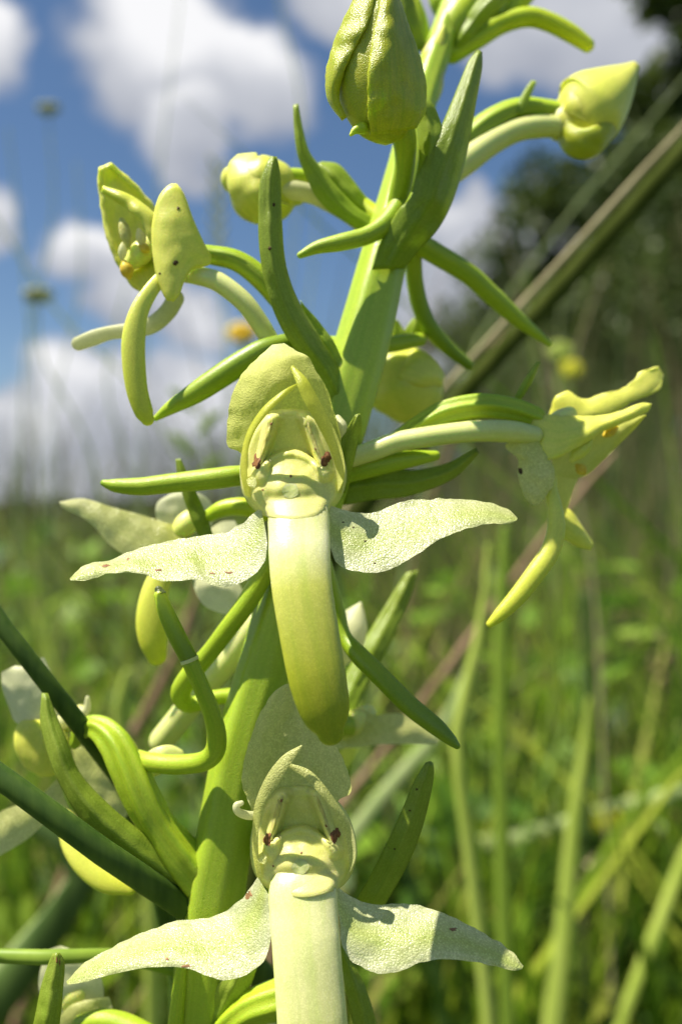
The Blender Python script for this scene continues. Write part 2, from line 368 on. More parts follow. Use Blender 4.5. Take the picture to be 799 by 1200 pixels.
M['brown'] = simple('brown_fleck', (0.13, 0.05, 0.02), (0.30, 0.14, 0.06), 6000, 0.5)
M['dark'] = simple('dark_fleck', (0.05, 0.03, 0.012), (0.10, 0.06, 0.02), 6000, 0.6)
M['rust'] = simple('rusty_fleck', (0.22, 0.11, 0.05), (0.34, 0.19, 0.09), 6000, 0.6)
M['anther'] = simple('anther_sac', (0.50, 0.46, 0.14), (0.62, 0.60, 0.22), 3500, 0.4, sss=0.0005)
M['orange'] = simple('orange_disc', (0.62, 0.42, 0.04), (0.72, 0.56, 0.08), 3000, 0.4, sss=0.0005)
M['ring'] = simple('pale_ring', (0.60, 0.68, 0.25), (0.66, 0.72, 0.32), 3000, 0.4, sss=0.0005)
M['throat'] = simple('throat_opening', (0.58, 0.64, 0.22), (0.64, 0.70, 0.28), 3000, 0.5, sss=0.0008)
M['tip_dark'] = simple('dark_tip', (0.04, 0.06, 0.02), (0.10, 0.12, 0.05), 5000, 0.3)

# ------------------------------------------------------------------ ground
def ground():
    n = 90; xs = np.sign(np.linspace(-1, 1, n)) * np.abs(np.linspace(-1, 1, n)) ** 3 * 900
    V = [(x, y + 5, 0.02 * noise.noise(Vector((x * 1.3, y * 1.3, 0))) if abs(x) + abs(y) < 20 else 0) for y in xs for x in xs]
    F = [(j * n + i, j * n + i + 1, (j + 1) * n + i + 1, (j + 1) * n + i) for j in range(n - 1) for i in range(n - 1)]
    m = simple('meadow_soil', (0.045, 0.060, 0.018), (0.09, 0.11, 0.03), 6, 0.95, 0.5, 0.02)
    o = link('ground', V, F, m); o['kind'] = 'structure'
ground()

# ------------------------------------------------------------------ the orchid
BASE = PD(60, 600, 0.075); BASE.z = 0
orchid = empty('orchid', BASE)
tag(orchid, 'tall pale green butterfly orchid with white winged flowers, in sharp focus up the middle', 'orchid')

tube('stem', [(120, 7600, 420, 62), (150, 4200, 300, 60), (200, 2400, 200, 46), (214, 1500, 130, 36), (234, 1210, 118, 35), (249, 1060, 115, 36), (265, 975, 114, 32), (279, 890, 116, 31), (307, 795, 122, 31), (338, 690, 128, 32),
              (368, 590, 134, 32), (396, 500, 142, 32), (425, 400, 155, 31), (450, 300, 175, 27), (474, 205, 215, 22), (493, 120, 265, 18), (512, 62, 310, 16), (535, 0, 350, 16), (560, -70, 380, 12)],
     M['stem'], orchid, n=40, seg=170, ridges=6, amp=0.035, twist=2.4, rough=0.03)

def sstep(a, b, x):
    t = min(1, max(0, (x - a) / (b - a))) if a != b else float(x > a)
    return t * t * (3 - 2 * t)
def segd(x, y, a, b):
    ax, ay, bx, by = a[0], a[1], b[0], b[1]; t = ((x - ax) * (bx - ax) + (y - ay) * (by - ay)) / ((bx - ax) ** 2 + (by - ay) ** 2)
    t = min(1, max(0, t)); return math.hypot(x - ax - t * (bx - ax), y - ay - t * (by - ay)), t
COL_OUT = [(312, 484), (300, 495), (290, 515), (284, 540), (284, 565), (289, 583), (301, 597), (320, 607), (343, 611), (366, 607), (386, 597), (398, 582), (404, 560), (402, 540), (394, 515), (378, 495), (362, 484), (338, 481)]
def column(ox, oy, oz):
    """the bowl of the flower: rim, stigma cavity, two anther ridges, throat"""
    pc = crv(COL_OUT + [COL_OUT[0]], 73)[:-1]
    nr = 34; cx, cy = 343, 548; V, F, U = [], [], []; na = len(pc)
    def z_at(x, y, q):
        lx = x - 340.0; z = 20.0
        z -= 30 * math.exp(-1.1 * ((lx / 46) ** 2 + ((y - 582) / 34) ** 2))
        wid = 15 + (y - 485) * 0.36; arch = 530 + (lx / 24) ** 2 * 9
        cav = sstep(arch + 1.0, arch - 3.0, y) * sstep(wid, wid - 5, abs(lx)) * sstep(482, 488, y)
        z += 20 * cav
        z -= 3 * math.exp(-((y - arch - 1.5) / 3.5) ** 2) * sstep(wid + 3, wid - 5, abs(lx))
        for a, b in (((319, 489), (305, 558)), ((356, 489), (380, 556))):
            d, t = segd(x, y, a, b); r = 7 + 2.5 * t
            z -= 8 * max(0, 1 - (d / r) ** 2)
        d = math.hypot((x - 340) / 1.1, y - 574); z += 5 * math.exp(-(d / 9) ** 2)
        z += 1.0 * noise.noise(Vector((x * 0.09, y * 0.09, oz)))
        wl = sstep(572, 592, y) * sstep(40, 30, abs(x - 348))          # the floor of the bowl runs out onto the lip
        zlip = float(np.interp(y, [568, 588, 606, 625], [26, 8, -6, -19])) - 0.42 * math.sqrt(max(0, 35.5 ** 2 - (x - 349) ** 2)) - 1.6
        z = z * (1 - wl) + zlip * wl
        z += 26 * sstep(0.86, 1.0, q) ** 2 * (1 - wl) + 1.8 * wl * sstep(0.93, 1.0, q)
        return z
    V.append(P(cx + ox, cy + oy, z_at(cx, cy, 0) + oz))
    for i in range(1, nr + 1):
        q = (i / nr) ** 0.85
        for k in range(na):
            x = cx + (pc[k][0] - cx) * q; y = cy + (pc[k][1] - cy) * q
            V.append(P(x + ox, y + oy, z_at(x, y, q) + oz))
    for k in range(na):
        F.append((0, 1 + k, 1 + (k + 1) % na)); U += [(.5, .5)] * 3
    for i in range(nr - 1):
        for k in range(na):
            a = 1 + i * na + k; b = 1 + i * na + (k + 1) % na
            F.append((a, a + na, b + na, b)); U += [(.5, i / nr)] * 4
    return link('flower', V, F, M['column'], orchid, U, thick=5 * UNIT)

# ---- upper front flower
f1 = column(0, 0, 0)
f1['label'] = 'upper front flower'
def front_common(f, ox, oy, oz):
    for (x, y, r, ry) in ((301, 543, 5, 9), (381, 537, 6.2, 9), (368, 527, 2.6, 3.5)):
        fleck('sticky_disc', f, x + ox, y + oy, r, M['brown'], ry, 0.32, 2.6, 18)
    for (x, y, r) in ((341, 558, 1.5), (308, 574, 1.3), (318, 497, 2.0)):
        fleck('speck', f, x + ox, y + oy, r, M['rust'])
    fleck('throat_opening', f, 340 + ox, 575 + oy, 10, M['throat'], 9, 0.1, 0.3)
    # anther sacs lying on the two ridges
    for a, b in (((318, 491), (307, 540)), ((356, 492), (373, 536))):
        fleck('anther_sac', f, (a[0] + b[0]) / 2 + ox, (a[1] + b[1]) / 2 + oy, 5.2, M['anther'], 27, 0.12, 1.4, 20, math.atan2(a[0] - b[0], b[1] - a[1]))
    s = sheet('staminode', [(289 + ox, 562 + oy, 4 + oz), (291 + ox, 569 + oy, -2 + oz), (298 + ox, 572 + oy, -6 + oz)], [(296 + ox, 557 + oy, 0 + oz), (300 + ox, 561 + oy, -2 + oz), (301 + ox, 567 + oy, -4 + oz)], M['hood_pale'], f, 1, 2, 6, 10)
front_common(f1, 0, 0, 0)

ds = sheet('dorsal_sepal', [(284, 548, 34), (282, 531, 22), (267, 523, 8), (266, 505, 8), (268, 480, 12), (273, 460, 16), (284, 438, 18), (297, 424, 16), (309, 413, 8), (319, 404, 0)],
           [(398, 556, 34), (400, 520, 22), (395, 495, 20), (390, 478, 20), (386, 462, 20), (379, 448, 22), (371, 436, 20), (361, 418, 14), (347, 411, 6), (333, 402, 0)], M['hood'], f1, bulge=-46, thick=3.5, nu=26, nt=46, ripple=1.6, edge=1.4, seed=3)
sheet('petal', [(293, 583, 8), (290, 556, 4), (291, 528, -2), (298, 507, -9), (307, 493, -13), (320, 478, -14), (336, 463, -8), (351, 450, 8)],
      [(287, 580, 20), (282, 555, 14), (283, 532, 8), (289, 508, 0), (299, 489, -6), (313, 472, -9), (334, 456, -6), (351, 448, 8)], M['petal'], f1, bulge=3, thick=3, nu=12, ripple=0.8)
sheet('petal', [(396, 578, 10), (394, 552, 2), (387, 528, -6), (376, 506, -13), (365, 486, -16), (354, 466, -16), (347, 448, -12), (340, 430, 2)],
      [(400, 578, 22), (404, 552, 14), (402, 532, 8), (394, 508, 0), (384, 488, -6), (371, 463, -10), (359, 443, -10), (343, 428, 2)], M['petal'], f1, bulge=3, thick=3, nu=12, ripple=0.8)
ls = sheet('lateral_sepal', [(306, 594, 17), (298, 601, 22), (285, 612, 25), (263, 624, 29), (225, 629, 30), (184, 637, 26), (150, 647, 19), (128, 657, 12), (101, 661, 7), (82, 678, 2)],
           [(312, 626, -4), (313, 645, -13), (303, 669, -20), (275, 686, -26), (250, 686, -27), (234, 679, -26), (191, 681, -24), (165, 672, -19), (130, 672, -13), (101, 680, -8), (83, 680, -4)], M['sepal'], f1, bulge=5, thick=4, nu=20, nt=52, ripple=1.3, edge=2.0, freq=0.035, seed=11)
for (x, y, r, ry, m) in ((187, 668, 4, 1.8, 'brown'), (124, 663, 4, 1.6, 'brown'), (267, 671, 5, 1.6, 'rust'), (249, 672, 3.5, 1, 'rust'), (150, 655, 2, 1, 'rust')):
    fleck('speck', ls, x, y, r, M[m], ry, 0.6)
rs = sheet('lateral_sepal', [(386, 593, 17), (402, 597, 22), (420, 601, 23), (441, 600, 27), (470, 588, 30), (504, 585, 28), (543, 585, 21), (577, 590, 14), (598, 599, 7), (606, 607, 2)],
           [(386, 640, -6), (398, 663, -15), (428, 671, -22), (457, 667, -24), (491, 648, -24), (508, 636, -22), (526, 627, -19), (564, 615, -15), (594, 614, -10), (605, 610, -4)], M['sepal'], f1, bulge=5, thick=4, nu=20, nt=52, ripple=1.3, edge=2.0, freq=0.035, seed=23)
for (x, y) in ((414, 618), (428, 634), (439, 660), (402, 612)): fleck('speck', rs, x, y, 1.4, M['dark'], 1, 0.3)
tube('lip', [(346, 568, 26, 26), (348, 588, 8, 33), (350, 606, -6, 36), (350.5, 625, -19, 36), (351, 650, -34, 36), (354, 690, -50, 35.5), (362, 740, -62, 35), (371, 790, -70, 34), (379, 825, -72, 31), (384, 846, -72, 25), (387, 858, -72, 16)], M['lip'], f1, flat=0.42, n=32, seg=70, cap1=True, cap0=False, rough=0.012)
tube('ovary', [(366, 560, 160, 22), (356, 545, 120, 24), (346, 545, 100, 24), (341, 550, 84, 18)], M['ovary'], f1, ridges=6, amp=0.12, cap0=False)
tube('spur', [(342, 585, 40, 12), (370, 640, 90, 12), (395, 715, 105, 9), (403, 745, 100, 8.5), (419, 766, 84, 11), (446, 793, 62, 11.5), (479, 826, 40, 11.5), (509, 850, 24, 10.5), (528, 867, 16, 7), (535, 874, 14, 4)], M['spur'], f1, n=18, seg=60, rough=0.02)
sp10 = GEO
# ---- lower front flower
f2 = column(12, 441, 4); f2['label'] = 'lower front flower'
front_common(f2, 12, 441, 4)
sheet('dorsal_sepal', [(300, 1000, 40), (296, 972, 26), (296, 952, 18), (285, 925, 12), (284, 905, 14), (289, 880, 18), (303, 840, 20), (320, 812, 18), (334, 802, 14)],
      [(402, 985, 40), (396, 955, 26), (396, 938, 18), (411, 929, 6), (409, 908, 10), (402, 890, 16), (392, 870, 20), (376, 836, 20), (358, 806, 16), (344, 800, 14)], M['hood_pale'], f2, bulge=-40, thick=3.5, nu=26, nt=46, ripple=3.5, edge=2.2, seed=31)
sheet('petal', [(307, 1026, 8), (303, 998, 2), (304, 968, -4), (313, 938, -12), (326, 920, -16), (336, 902, -18), (347, 886, -16), (355, 874, -12)],
      [(302, 1030, 18), (296, 1000, 12), (296, 970, 8), (298, 945, 0), (306, 922, -6), (317, 902, -10), (333, 884, -12), (353, 873, -12)], M['hood_pale'], f2, bulge=3, thick=3, nu=12, ripple=0.8)
sheet('petal', [(409, 1026, 10), (408, 1000, 2), (402, 972, -6), (389, 948, -12), (374, 930, -12), (358, 912, -8), (344, 903, -4), (337, 898, -2)],
      [(408, 1030, 22), (416, 1008, 14), (416, 985, 8), (409, 962, 0), (396, 942, -4), (380, 920, -6), (362, 902, -5), (338, 894, -2)], M['hood_pale'], f2, bulge=3, thick=3, nu=12, ripple=0.8)
tube('petal_curl', [(298, 956, 10, 5), (288, 955, 4, 5), (279, 951, -2, 4.5), (277, 944, -4, 4), (283, 941, -2, 3)], M['white'], f2, n=12)
l2 = sheet('lateral_sepal', [(302, 1028, 15), (294, 1040, 20), (280, 1056, 25), (256, 1072, 29), (224, 1078, 30), (206, 1079, 28), (160, 1096, 21), (132, 1110, 16), (100, 1128, 10), (78, 1150, 4)],
      [(316, 1050, -4), (318, 1080, -15), (316, 1108, -26), (304, 1132, -34), (272, 1148, -39), (244, 1144, -36), (216, 1134, -30), (172, 1134, -23), (132, 1142, -17), (94, 1152, -10), (80, 1154, -4)], M['sepal'], f2, bulge=7, thick=4, nu=20, nt=52, ripple=1.3, edge=1.6, freq=0.035, seed=41)
for (x, y, r, ry, m) in ((291, 1047, 4, 5.5, 'rust'), (218, 1132, 6, 1.6, 'rust'), (196, 1124, 3, 1.2, 'rust')): fleck('speck', l2, x, y, r, M[m], ry, 0.5)
r2 = sheet('lateral_sepal', [(392, 1036, 13), (404, 1046, 20), (418, 1054, 23), (440, 1060, 27), (480, 1059, 26), (500, 1064, 23), (520, 1070, 19), (560, 1090, 14), (596, 1112, 9), (613, 1132, 2)],
      [(398, 1080, -6), (400, 1104, -17), (412, 1126, -26), (440, 1140, -30), (465, 1139, -30), (490, 1129, -26), (520, 1124, -23), (560, 1128, -17), (598, 1137, -10), (611, 1136, -4)], M['sepal'], f2, bulge=6, thick=4, nu=20, nt=52, ripple=1.5, edge=1.8, freq=0.035, seed=53)
fleck('speck', r2, 531, 1089, 5, M['rust'], 2.2, 0.5)
tube('lip', [(355, 1004, 30, 28), (355, 1024, 12, 35), (355, 1045, -2, 40), (356, 1070, -12, 40), (359, 1110, -26, 40), (363, 1160, -38, 40.5), (367, 1210, -48, 41), (372, 1270, -56, 39), (376, 1330, -60, 30), (378, 1350, -60, 20)], M['lip_pale'], f2, flat=0.42, n=32, seg=60, cap0=False, rough=0.012)
tube('ovary', [(318, 1000, 130, 22), (336, 985, 110, 24), (350, 990, 92, 18)], M['ovary'], f2, ridges=6, amp=0.12, cap0=False)

# ---- bracts, spurs and ovaries round the stem
def bract(L, Rr, mat='bract', bulge=8, label=None, name='bract', **k):
    o = sheet(name, L, Rr, M[mat], orchid, bulge=bulge, thick=k.pop('thick', 4), keel=-3.0, **k)
    if label: o['label'] = label
    return o
bract([(400, 500, 120), (372, 442, 104), (347, 410, 90), (331, 385, 82), (316, 348, 76), (306, 299, 72), (304, 254, 70), (306, 212, 68), (318, 184, 66)],
      [(420, 480, 140), (396, 432, 118), (374, 396, 104), (352, 360, 94), (339, 330, 86), (332, 300, 80), (329, 254, 74), (328, 209, 70), (323, 184, 66)], bulge=9, nu=14)
for (x, y) in ((316, 291), (321, 240)): fleck('speck', bpy.data.objects['bract'], x, y, 1.8, M['dark'], 2.4)
bract([(360, 385, 122), (385, 425, 130), (398, 470, 138)], [(352, 352, 110), (390, 400, 118), (412, 455, 132)], 'bract_bright', 4)
# small pointed bract beside the upper flower's head
bract([(403, 578, 70), (397, 548, 50), (398, 520, 40), (408, 500, 34), (417, 486, 30)], [(404, 572, 78), (412, 545, 58), (418, 520, 46), (423, 500, 38), (422, 485, 30)], 'bract', 3, nu=10)
tube('petal_edge', [(396, 490, 40, 4), (401, 500, 36, 6), (400, 510, 40, 5)], M['white'], orchid, n=10)
# thin curved bract and its leafy base
bract([(432, 275, 190), (398, 256, 180), (373, 234, 172), (360, 208, 166), (350, 183, 160), (346, 152, 156), (345, 124, 154)],
      [(448, 262, 196), (420, 246, 186), (396, 222, 178), (374, 196, 172), (361, 178, 166), (353, 150, 160), (348, 122, 154)], 'bract_bright', 5, nu=10)
bract([(440, 262, 210), (410, 246, 200), (385, 222, 196), (368, 200, 196), (372, 193, 200)], [(446, 250, 214), (428, 232, 206), (411, 210, 200), (396, 194, 198), (378, 191, 200)], 'bract_bright', 8)
# the large clasping bract
bract([(436, 316, 130), (446, 286, 124), (466, 248, 112), (482, 232, 104), (490, 205, 100), (505, 175, 98), (518, 148, 100), (531, 118, 104), (549, 74, 110), (560, 60, 112)],
      [(472, 314, 140), (492, 290, 136), (512, 268, 132), (527, 240, 128), (538, 208, 124), (546, 176, 122), (551, 150, 120), (556, 120, 118), (563, 80, 114), (563, 61, 112)], 'bract', 16, nu=18, nt=48)
bract([(470, 250, 116), (484, 222, 112), (492, 190, 108), (490, 155, 104), (488, 128, 102), (489, 112, 100)], [(500, 225, 106), (512, 190, 100), (517, 155, 98), (511, 132, 98), (503, 118, 98), (494, 109, 100)], 'bract_bright', 7)
tube('pedicel', [(462, 290, 178, 16), (466, 240, 150, 13), (474, 195, 120, 12), (474, 165, 96, 14), (470, 148, 84, 15)], M['ovary'], orchid, cap0=False, cap1=False)
# spur crossing the stem to the left
tube('spur', [(472, 236, 150, 13), (452, 262, 128, 12), (430, 276, 116, 10.5), (400, 284, 108, 10), (372, 290, 104, 7.5), (352, 299, 102, 4)], M['ovary'], orchid, cap0=False)
tube('spur', [(486, 280, 190, 12), (500, 291, 205, 12.5), (547, 320, 235, 12), (575, 345, 250, 11), (602, 370, 265, 9.5), (628, 391, 275, 6), (643, 403, 280, 3.5)], M['ovary'], orchid, rough=0.04)
tube('spur', [(484, 296, 215, 10), (486, 330, 240, 10), (493, 362, 255, 10), (504, 385, 265, 10), (524, 407, 280, 8.5), (549, 428, 290, 6)], M['spur'], orchid)
tube('spur', [(350, 392, 175, 7), (380, 401, 175, 8), (410, 402, 180, 8), (450, 404, 230, 10), (492, 398, 260, 8)], M['ovary'], orchid)
# horizontal spurs left of the upper flower
tube('spur', [(122, 566, 88, 4), (135, 569, 86, 8), (165, 570, 82, 10.5), (203, 566, 78, 11.5), (250, 561, 76, 12.5), (290, 557, 84, 12), (350, 560, 110, 12)], M['ovary'], orchid, rough=0.03)
tube('spur', [(183, 490, 108, 3.5), (200, 478, 106, 8), (230, 460, 104, 12.5), (260, 440, 104, 14), (285, 424, 106, 14), (310, 410, 110, 13), (350, 400, 126, 12)], M['spur'], orchid, rough=0.02)
# spur with a ring joint, its ovary and what lies behind
tube('spur', [(188, 698, 34, 7.5), (194, 715, 32, 9.5), (206, 742, 30, 10.5), (222, 773, 30, 10.5)], M['spur'], orchid, cap1=False, n=20)
tube('spur_tip', [(186, 691, 35, 4.5), (188.5, 697, 34, 7.2)], M['tip_dark'], orchid, cap1=False, n=14)
tube('joint_ring', [(221.5, 771.5, 30, 11), (223, 775.5, 30, 11)], M['ring'], orchid, n=20, seg=6, cap0=False, cap1=False)
tube('ovary', [(222.5, 774, 30, 10), (236, 805, 34, 9.8), (248, 835, 40, 10.5), (254, 862, 48, 11.5), (251, 882, 56, 12), (236, 893, 66, 11.5), (205, 896, 84, 11.5), (176, 893, 100, 11), (160, 888, 118, 10)], M['ovary'], orchid, n=20, seg=60, cap0=False)
tube('spur', [(330, 640, 96, 11), (312, 668, 92, 12), (290, 705, 90, 12), (268, 735, 94, 11.5), (246, 764, 104, 11), (224, 790, 118, 12), (212, 812, 134, 12), (222, 826, 150, 10), (250, 818, 160, 9), (282, 814, 170, 9)], M['ovary'], orchid, seg=50)
tube('spur', [(300, 730, 210, 14), (270, 770, 230, 15), (232, 815, 250, 15), (190, 868, 270, 15)], M['spur_pale'], orchid)
sheet('bract', [(160, 908, 150), (172, 884, 140), (196, 874, 140), (214, 880, 146)], [(165, 915, 150), (190, 905, 140), (210, 900, 142), (218, 893, 146)], M['spur_pale'], orchid, 6, 5)
# left ovary and long bract of the lower left flower
tube('ovary', [(88, 872, 160, 6), (98, 856, 146, 11), (114, 853, 128, 14), (134, 870, 112, 18.5), (152, 904, 100, 20), (168, 938, 96, 20), (186, 969, 98, 19), (212, 1003, 106, 24), (246, 1040, 116, 26)], M['ovary'], orchid, ridges=6, amp=0.11, n=36, seg=60, twist=1.8, rough=0.02)
bract([(248, 1075, 116), (205, 1052, 96), (168, 1028, 84), (120, 988, 72), (92, 954, 66), (70, 916, 66), (57, 882, 72), (49, 845, 84), (51, 812, 92)],
      [(252, 1030, 124), (222, 1015, 106), (192, 994, 94), (162, 973, 86), (120, 937, 80), (92, 905, 78), (78, 870, 80), (66, 840, 86), (55, 813, 92)], 'bract', 9, nu=14, label='long bract on the lower left')
# bract to the right of the lower flower
bract([(405, 1075, 84), (421, 1048, 78), (441, 1013, 68), (470, 953, 56), (486, 915, 50), (500, 893, 46)], [(430, 1090, 86), (452, 1056, 80), (481, 1003, 70), (498, 953, 60), (507, 908, 52), (506, 893, 46)], 'bract', 7, nu=12)
for (x, y) in ((488, 925), (480, 950), (462, 995)): fleck('speck', bpy.data.objects[[o.name for o in orchid.children if o.name.startswith('bract')][-1]], x, y, 1.3, M['dark'])
# out of focus bract and sepal behind the right side
bract([(380, 850, 260), (398, 806, 290), (425, 755, 310), (455, 705, 330), (476, 672, 340)], [(405, 852, 260), (430, 803, 290), (456, 755, 310), (477, 708, 330), (489, 668, 340)], 'bract', 5, nu=10)
# spotted bract tip at the lower left corner
b_ = bract([(28, 1250, 20), (41, 1200, 24), (50, 1156, 28), (59, 1128, 30), (64, 1117, 30)], [(66, 1250, 20), (69, 1200, 24), (72, 1172, 28), (75, 1130, 30), (69, 1117, 30)], 'bract', 9, nu=12, label='spotted bract tip in the lower left corner')
for (x, y, r, ry) in ((46, 1188, 3, 8), (43, 1197, 3, 5), (67, 1125, 1.4, 4), (63, 1123, 1.2, 2), (70, 1127, 1.2, 3)): fleck('speck', b_, x, y, r, M['brown'], ry, 0.5)
# pods and leaves under the lower flower
bract([(215, 1230, 96), (236, 1190, 88), (258, 1150, 82)], [(250, 1230, 100), (282, 1180, 92), (306, 1120, 86)], 'bract_bright', 6)
tube('ovary', [(250, 1215, 90, 14), (285, 1186, 80, 17), (322, 1172, 78, 20), (350, 1165, 84, 18)], M['ovary'], orchid, ridges=6, amp=0.12, n=28)
bract([(395, 1110, 100), (404, 1150, 92), (412, 1185, 88), (420, 1230, 84)], [(403, 1108, 100), (424, 1150, 92), (438, 1190, 88), (446, 1230, 84)], 'bract', 4)
tube('spur', [(214, 1130, 82, 7), (206, 1200, 80, 9), (200, 1260, 80, 9)], M['ovary'], orchid)

# ---- bud at the top
bud = tube('bud', [(466, 150, 70, 14), (458, 146, 62, 26), (449, 132, 58, 38), (442, 105, 56, 46), (440, 78, 54, 46), (440, 50, 52, 41), (441, 25, 50, 33), (442, 0, 52, 22), (443, -25, 54, 12), (443, -40, 54, 5)], M['bud'], orchid, flat=0.75, n=36, seg=50, ridges=3, amp=0.03)
bud['label'] = 'big closed bud at the top'
sheet('sepal', [(434, 158, 46), (431, 125, 24), (432, 85, 15), (438, 42, 18), (446, 5, 28), (450, -40, 48)], [(486, 150, 60), (497, 128, 58), (497, 95, 56), (488, 60, 52), (475, 25, 50), (455, -40, 50)], M['bud'], bud, 17, 5, nu=20, ripple=2.5, edge=1.2)
sheet('sepal', [(403, 140, 56), (387, 118, 54), (384, 88, 50), (394, 48, 46), (414, 5, 44), (432, -40, 50)], [(404, 139, 52), (395, 114, 46), (402, 84, 33), (415, 58, 26), (434, 18, 26), (444, -40, 46)], M['bud'], bud, 8, 6, nu=16, ripple=2.5, edge=1.2)
tube('bud_nib', [(424, 150, 44, 7), (416, 153, 40, 4.5), (411, 158, 38, 2)], M['green_bit'], bud, n=10)

# ---- crowded young buds at the very top
def blob(name, x0, y0, x1, y1, r, z, mat, parent=orchid, flat=0.9, z1=None, n=18):
    z1 = z if z1 is None else z1
    f = lambda t: (x0 + (x1 - x0) * t, y0 + (y1 - y0) * t, z + (z1 - z) * t)
    return tube(name, [(*f(0), r * .45), (*f(.15), r * .8), (*f(.4), r), (*f(.65), r * .88), (*f(.85), r * .5), (*f(1), r * .12)], mat, parent, flat=flat, n=n, seg=22, ridges=3, amp=0.05)
blob('young_bud', 515, 60, 560, -20, 20, 330, M['green_bit'])
blob('young_bud', 545, 40, 600, -35, 22, 350, M['green_bit'])
blob('young_bud', 500, 60, 470, -30, 13, 340, M['green_bit'])
blob('young_bud', 520, 20, 530, -60, 22, 380, M['green_bit'])
blob('young_bud', 492, 105, 520, 30, 13, 300, M['bud_pale'])
blob('young_bud', 495, 130, 518, 82, 12, 280, M['white'])
blob('young_bud', 575, 30, 640, -30, 14, 370, M['green_bit'])
bract([(500, 60, 320), (488, 20, 300), (478, -30, 290)], [(480, 60, 320), (466, 20, 300), (462, -30, 290)], 'bract', 4)
bract([(530, 66, 320), (560, 34, 310), (585, 8, 300), (612, -14, 300)], [(532, 50, 320), (548, 20, 310), (570, -8, 300), (605, -20, 300)], 'bract_bright', 6)
tube('spur', [(530, 62, 330, 12), (560, 44, 335, 12), (588, 28, 340, 11), (618, 20, 340, 11), (643, 26, 340, 10.5), (668, 39, 340, 10), (688, 53, 340, 8)], M['green_bit'], orchid)

# ---- bud on the right, behind the stem
rb = tube('bud', [(660, 146, 300, 20), (670, 142, 302, 34), (684, 136, 304, 44), (697, 124, 306, 42), (712, 110, 308, 33), (728, 94, 310, 20), (740, 81, 312, 8)], M['bud_pale'], orchid, n=28, seg=36, ridges=3, amp=0.05)
rb['label'] = 'pointed pale bud on the right'
sheet('sepal', [(660, 132, 284), (668, 108, 276), (688, 93, 282), (715, 82, 300), (743, 76, 312)], [(700, 150, 262), (716, 140, 266), (730, 122, 278), (738, 102, 296), (745, 78, 312)], M['bud_pale'], rb, 10, 8)
sheet('sepal', [(656, 165, 300), (668, 180, 290), (692, 182, 282), (712, 164, 284), (730, 135, 292)], [(660, 140, 284), (680, 152, 266), (696, 150, 262), (712, 140, 266), (732, 125, 290)], M['bud'], rb, 8, 8)
tube('ovary', [(500, 215, 250, 10), (530, 185, 262, 13), (560, 155, 272, 14), (588, 136, 280, 13), (615, 127, 288, 11), (652, 129, 296, 9)], M['ovary'], rb, ridges=6, amp=0.12)
tube('spur', [(505, 225, 240, 10), (545, 190, 256, 15), (575, 168, 268, 14), (605, 153, 278, 13), (635, 148, 288, 13), (664, 150, 296, 12)], M['spur_pale'], rb)
sheet('bract', [(602, 135, 275), (612, 112, 274), (623, 96, 274)], [(612, 135, 275), (620, 113, 274), (627, 96, 274)], M['bract_bright'], rb, 2, 5, 6, 12)

# ---- bud on the left
lb = tube('bud', [(345, 222, 226, 18), (335, 222, 224, 30), (318, 222, 222, 37), (300, 220, 220, 38), (284, 214, 218, 30), (275, 210, 216, 16)], M['bud_pale'], orchid, n=28, seg=30, ridges=3, amp=0.04)
lb['label'] = 'round pale bud on the left'
sheet('sepal', [(300, 262, 210), (282, 244, 200), (270, 222, 196), (270, 196, 200), (280, 184, 210)], [(340, 240, 200), (322, 232, 182), (312, 215, 178), (308, 198, 186), (300, 182, 206)], M['bud_pale'], lb, 10, 7)
tube('spur', [(330, 207, 210, 10), (352, 208, 214, 10), (380, 214, 220, 11), (420, 240, 214, 12), (450, 262, 200, 12)], M['green_bit'], lb)
tube('ovary', [(322, 221, 196, 11), (350, 224, 202, 11), (374, 231, 210, 11), (410, 250, 214, 12), (445, 275, 200, 14)], M['white'], lb)

# ---- bud hanging behind the stem on the right
hb = tube('bud', [(450, 415, 300, 26), (458, 430, 302, 38), (472, 452, 304, 45), (480, 470, 304, 40), (484, 486, 304, 26), (486, 494, 304, 12)], M['bud_pale'], orchid, n=26, seg=30, ridges=3, amp=0.04)
hb['label'] = 'blurred round bud behind the stem'
sheet('sepal', [(470, 414, 290), (490, 412, 270), (508, 424, 268), (518, 440, 280)], [(452, 440, 262), (470, 446, 250), (492, 452, 256), (516, 452, 280)], M['bud_pale'], hb, 8, 7)
bract([(455, 412, 300), (450, 392, 290), (458, 374, 286)], [(480, 415, 300), (478, 398, 290), (466, 376, 286)], 'bract_bright', 3)
bract([(466, 404, 290), (474, 388, 286), (484, 374, 284)], [(488, 402, 290), (496, 385, 286), (492, 371, 284)], 'bract_bright', 3)

# ---- upper left flower, seen from the side
def small_column(x, y, z, label, mat='column'):
    f = tube('flower', [(x - 10, y + 10, z, 8), (x, y, z, 13), (x + 8, y - 8, z + 4, 13), (x + 16, y - 14, z + 10, 10)], M[mat], orchid, n=18)
    f['label'] = label
    return f
lf = small_column(162, 300, 140, 'upper left flower seen from the side')
sheet('dorsal_sepal', [(168, 342, 150), (155, 334, 150), (137, 305, 150), (126, 273, 150), (120, 240, 148), (117, 212, 142), (119, 196, 136)], [(196, 330, 120), (196, 300, 150), (188, 275, 170), (182, 246, 172), (167, 227, 164), (148, 208, 150), (129, 193, 138)], M['bud_pale'], lf, -14, 7, nu=18, ripple=2, edge=1.2)
sheet('petal', [(188, 300, 120), (178, 285, 114), (167, 261, 112), (150, 244, 114), (121, 224, 118)], [(196, 280, 120), (184, 256, 116), (165, 239, 116), (146, 228, 116), (121, 220, 118)], M['yellow_lip'], lf, 5, 6)
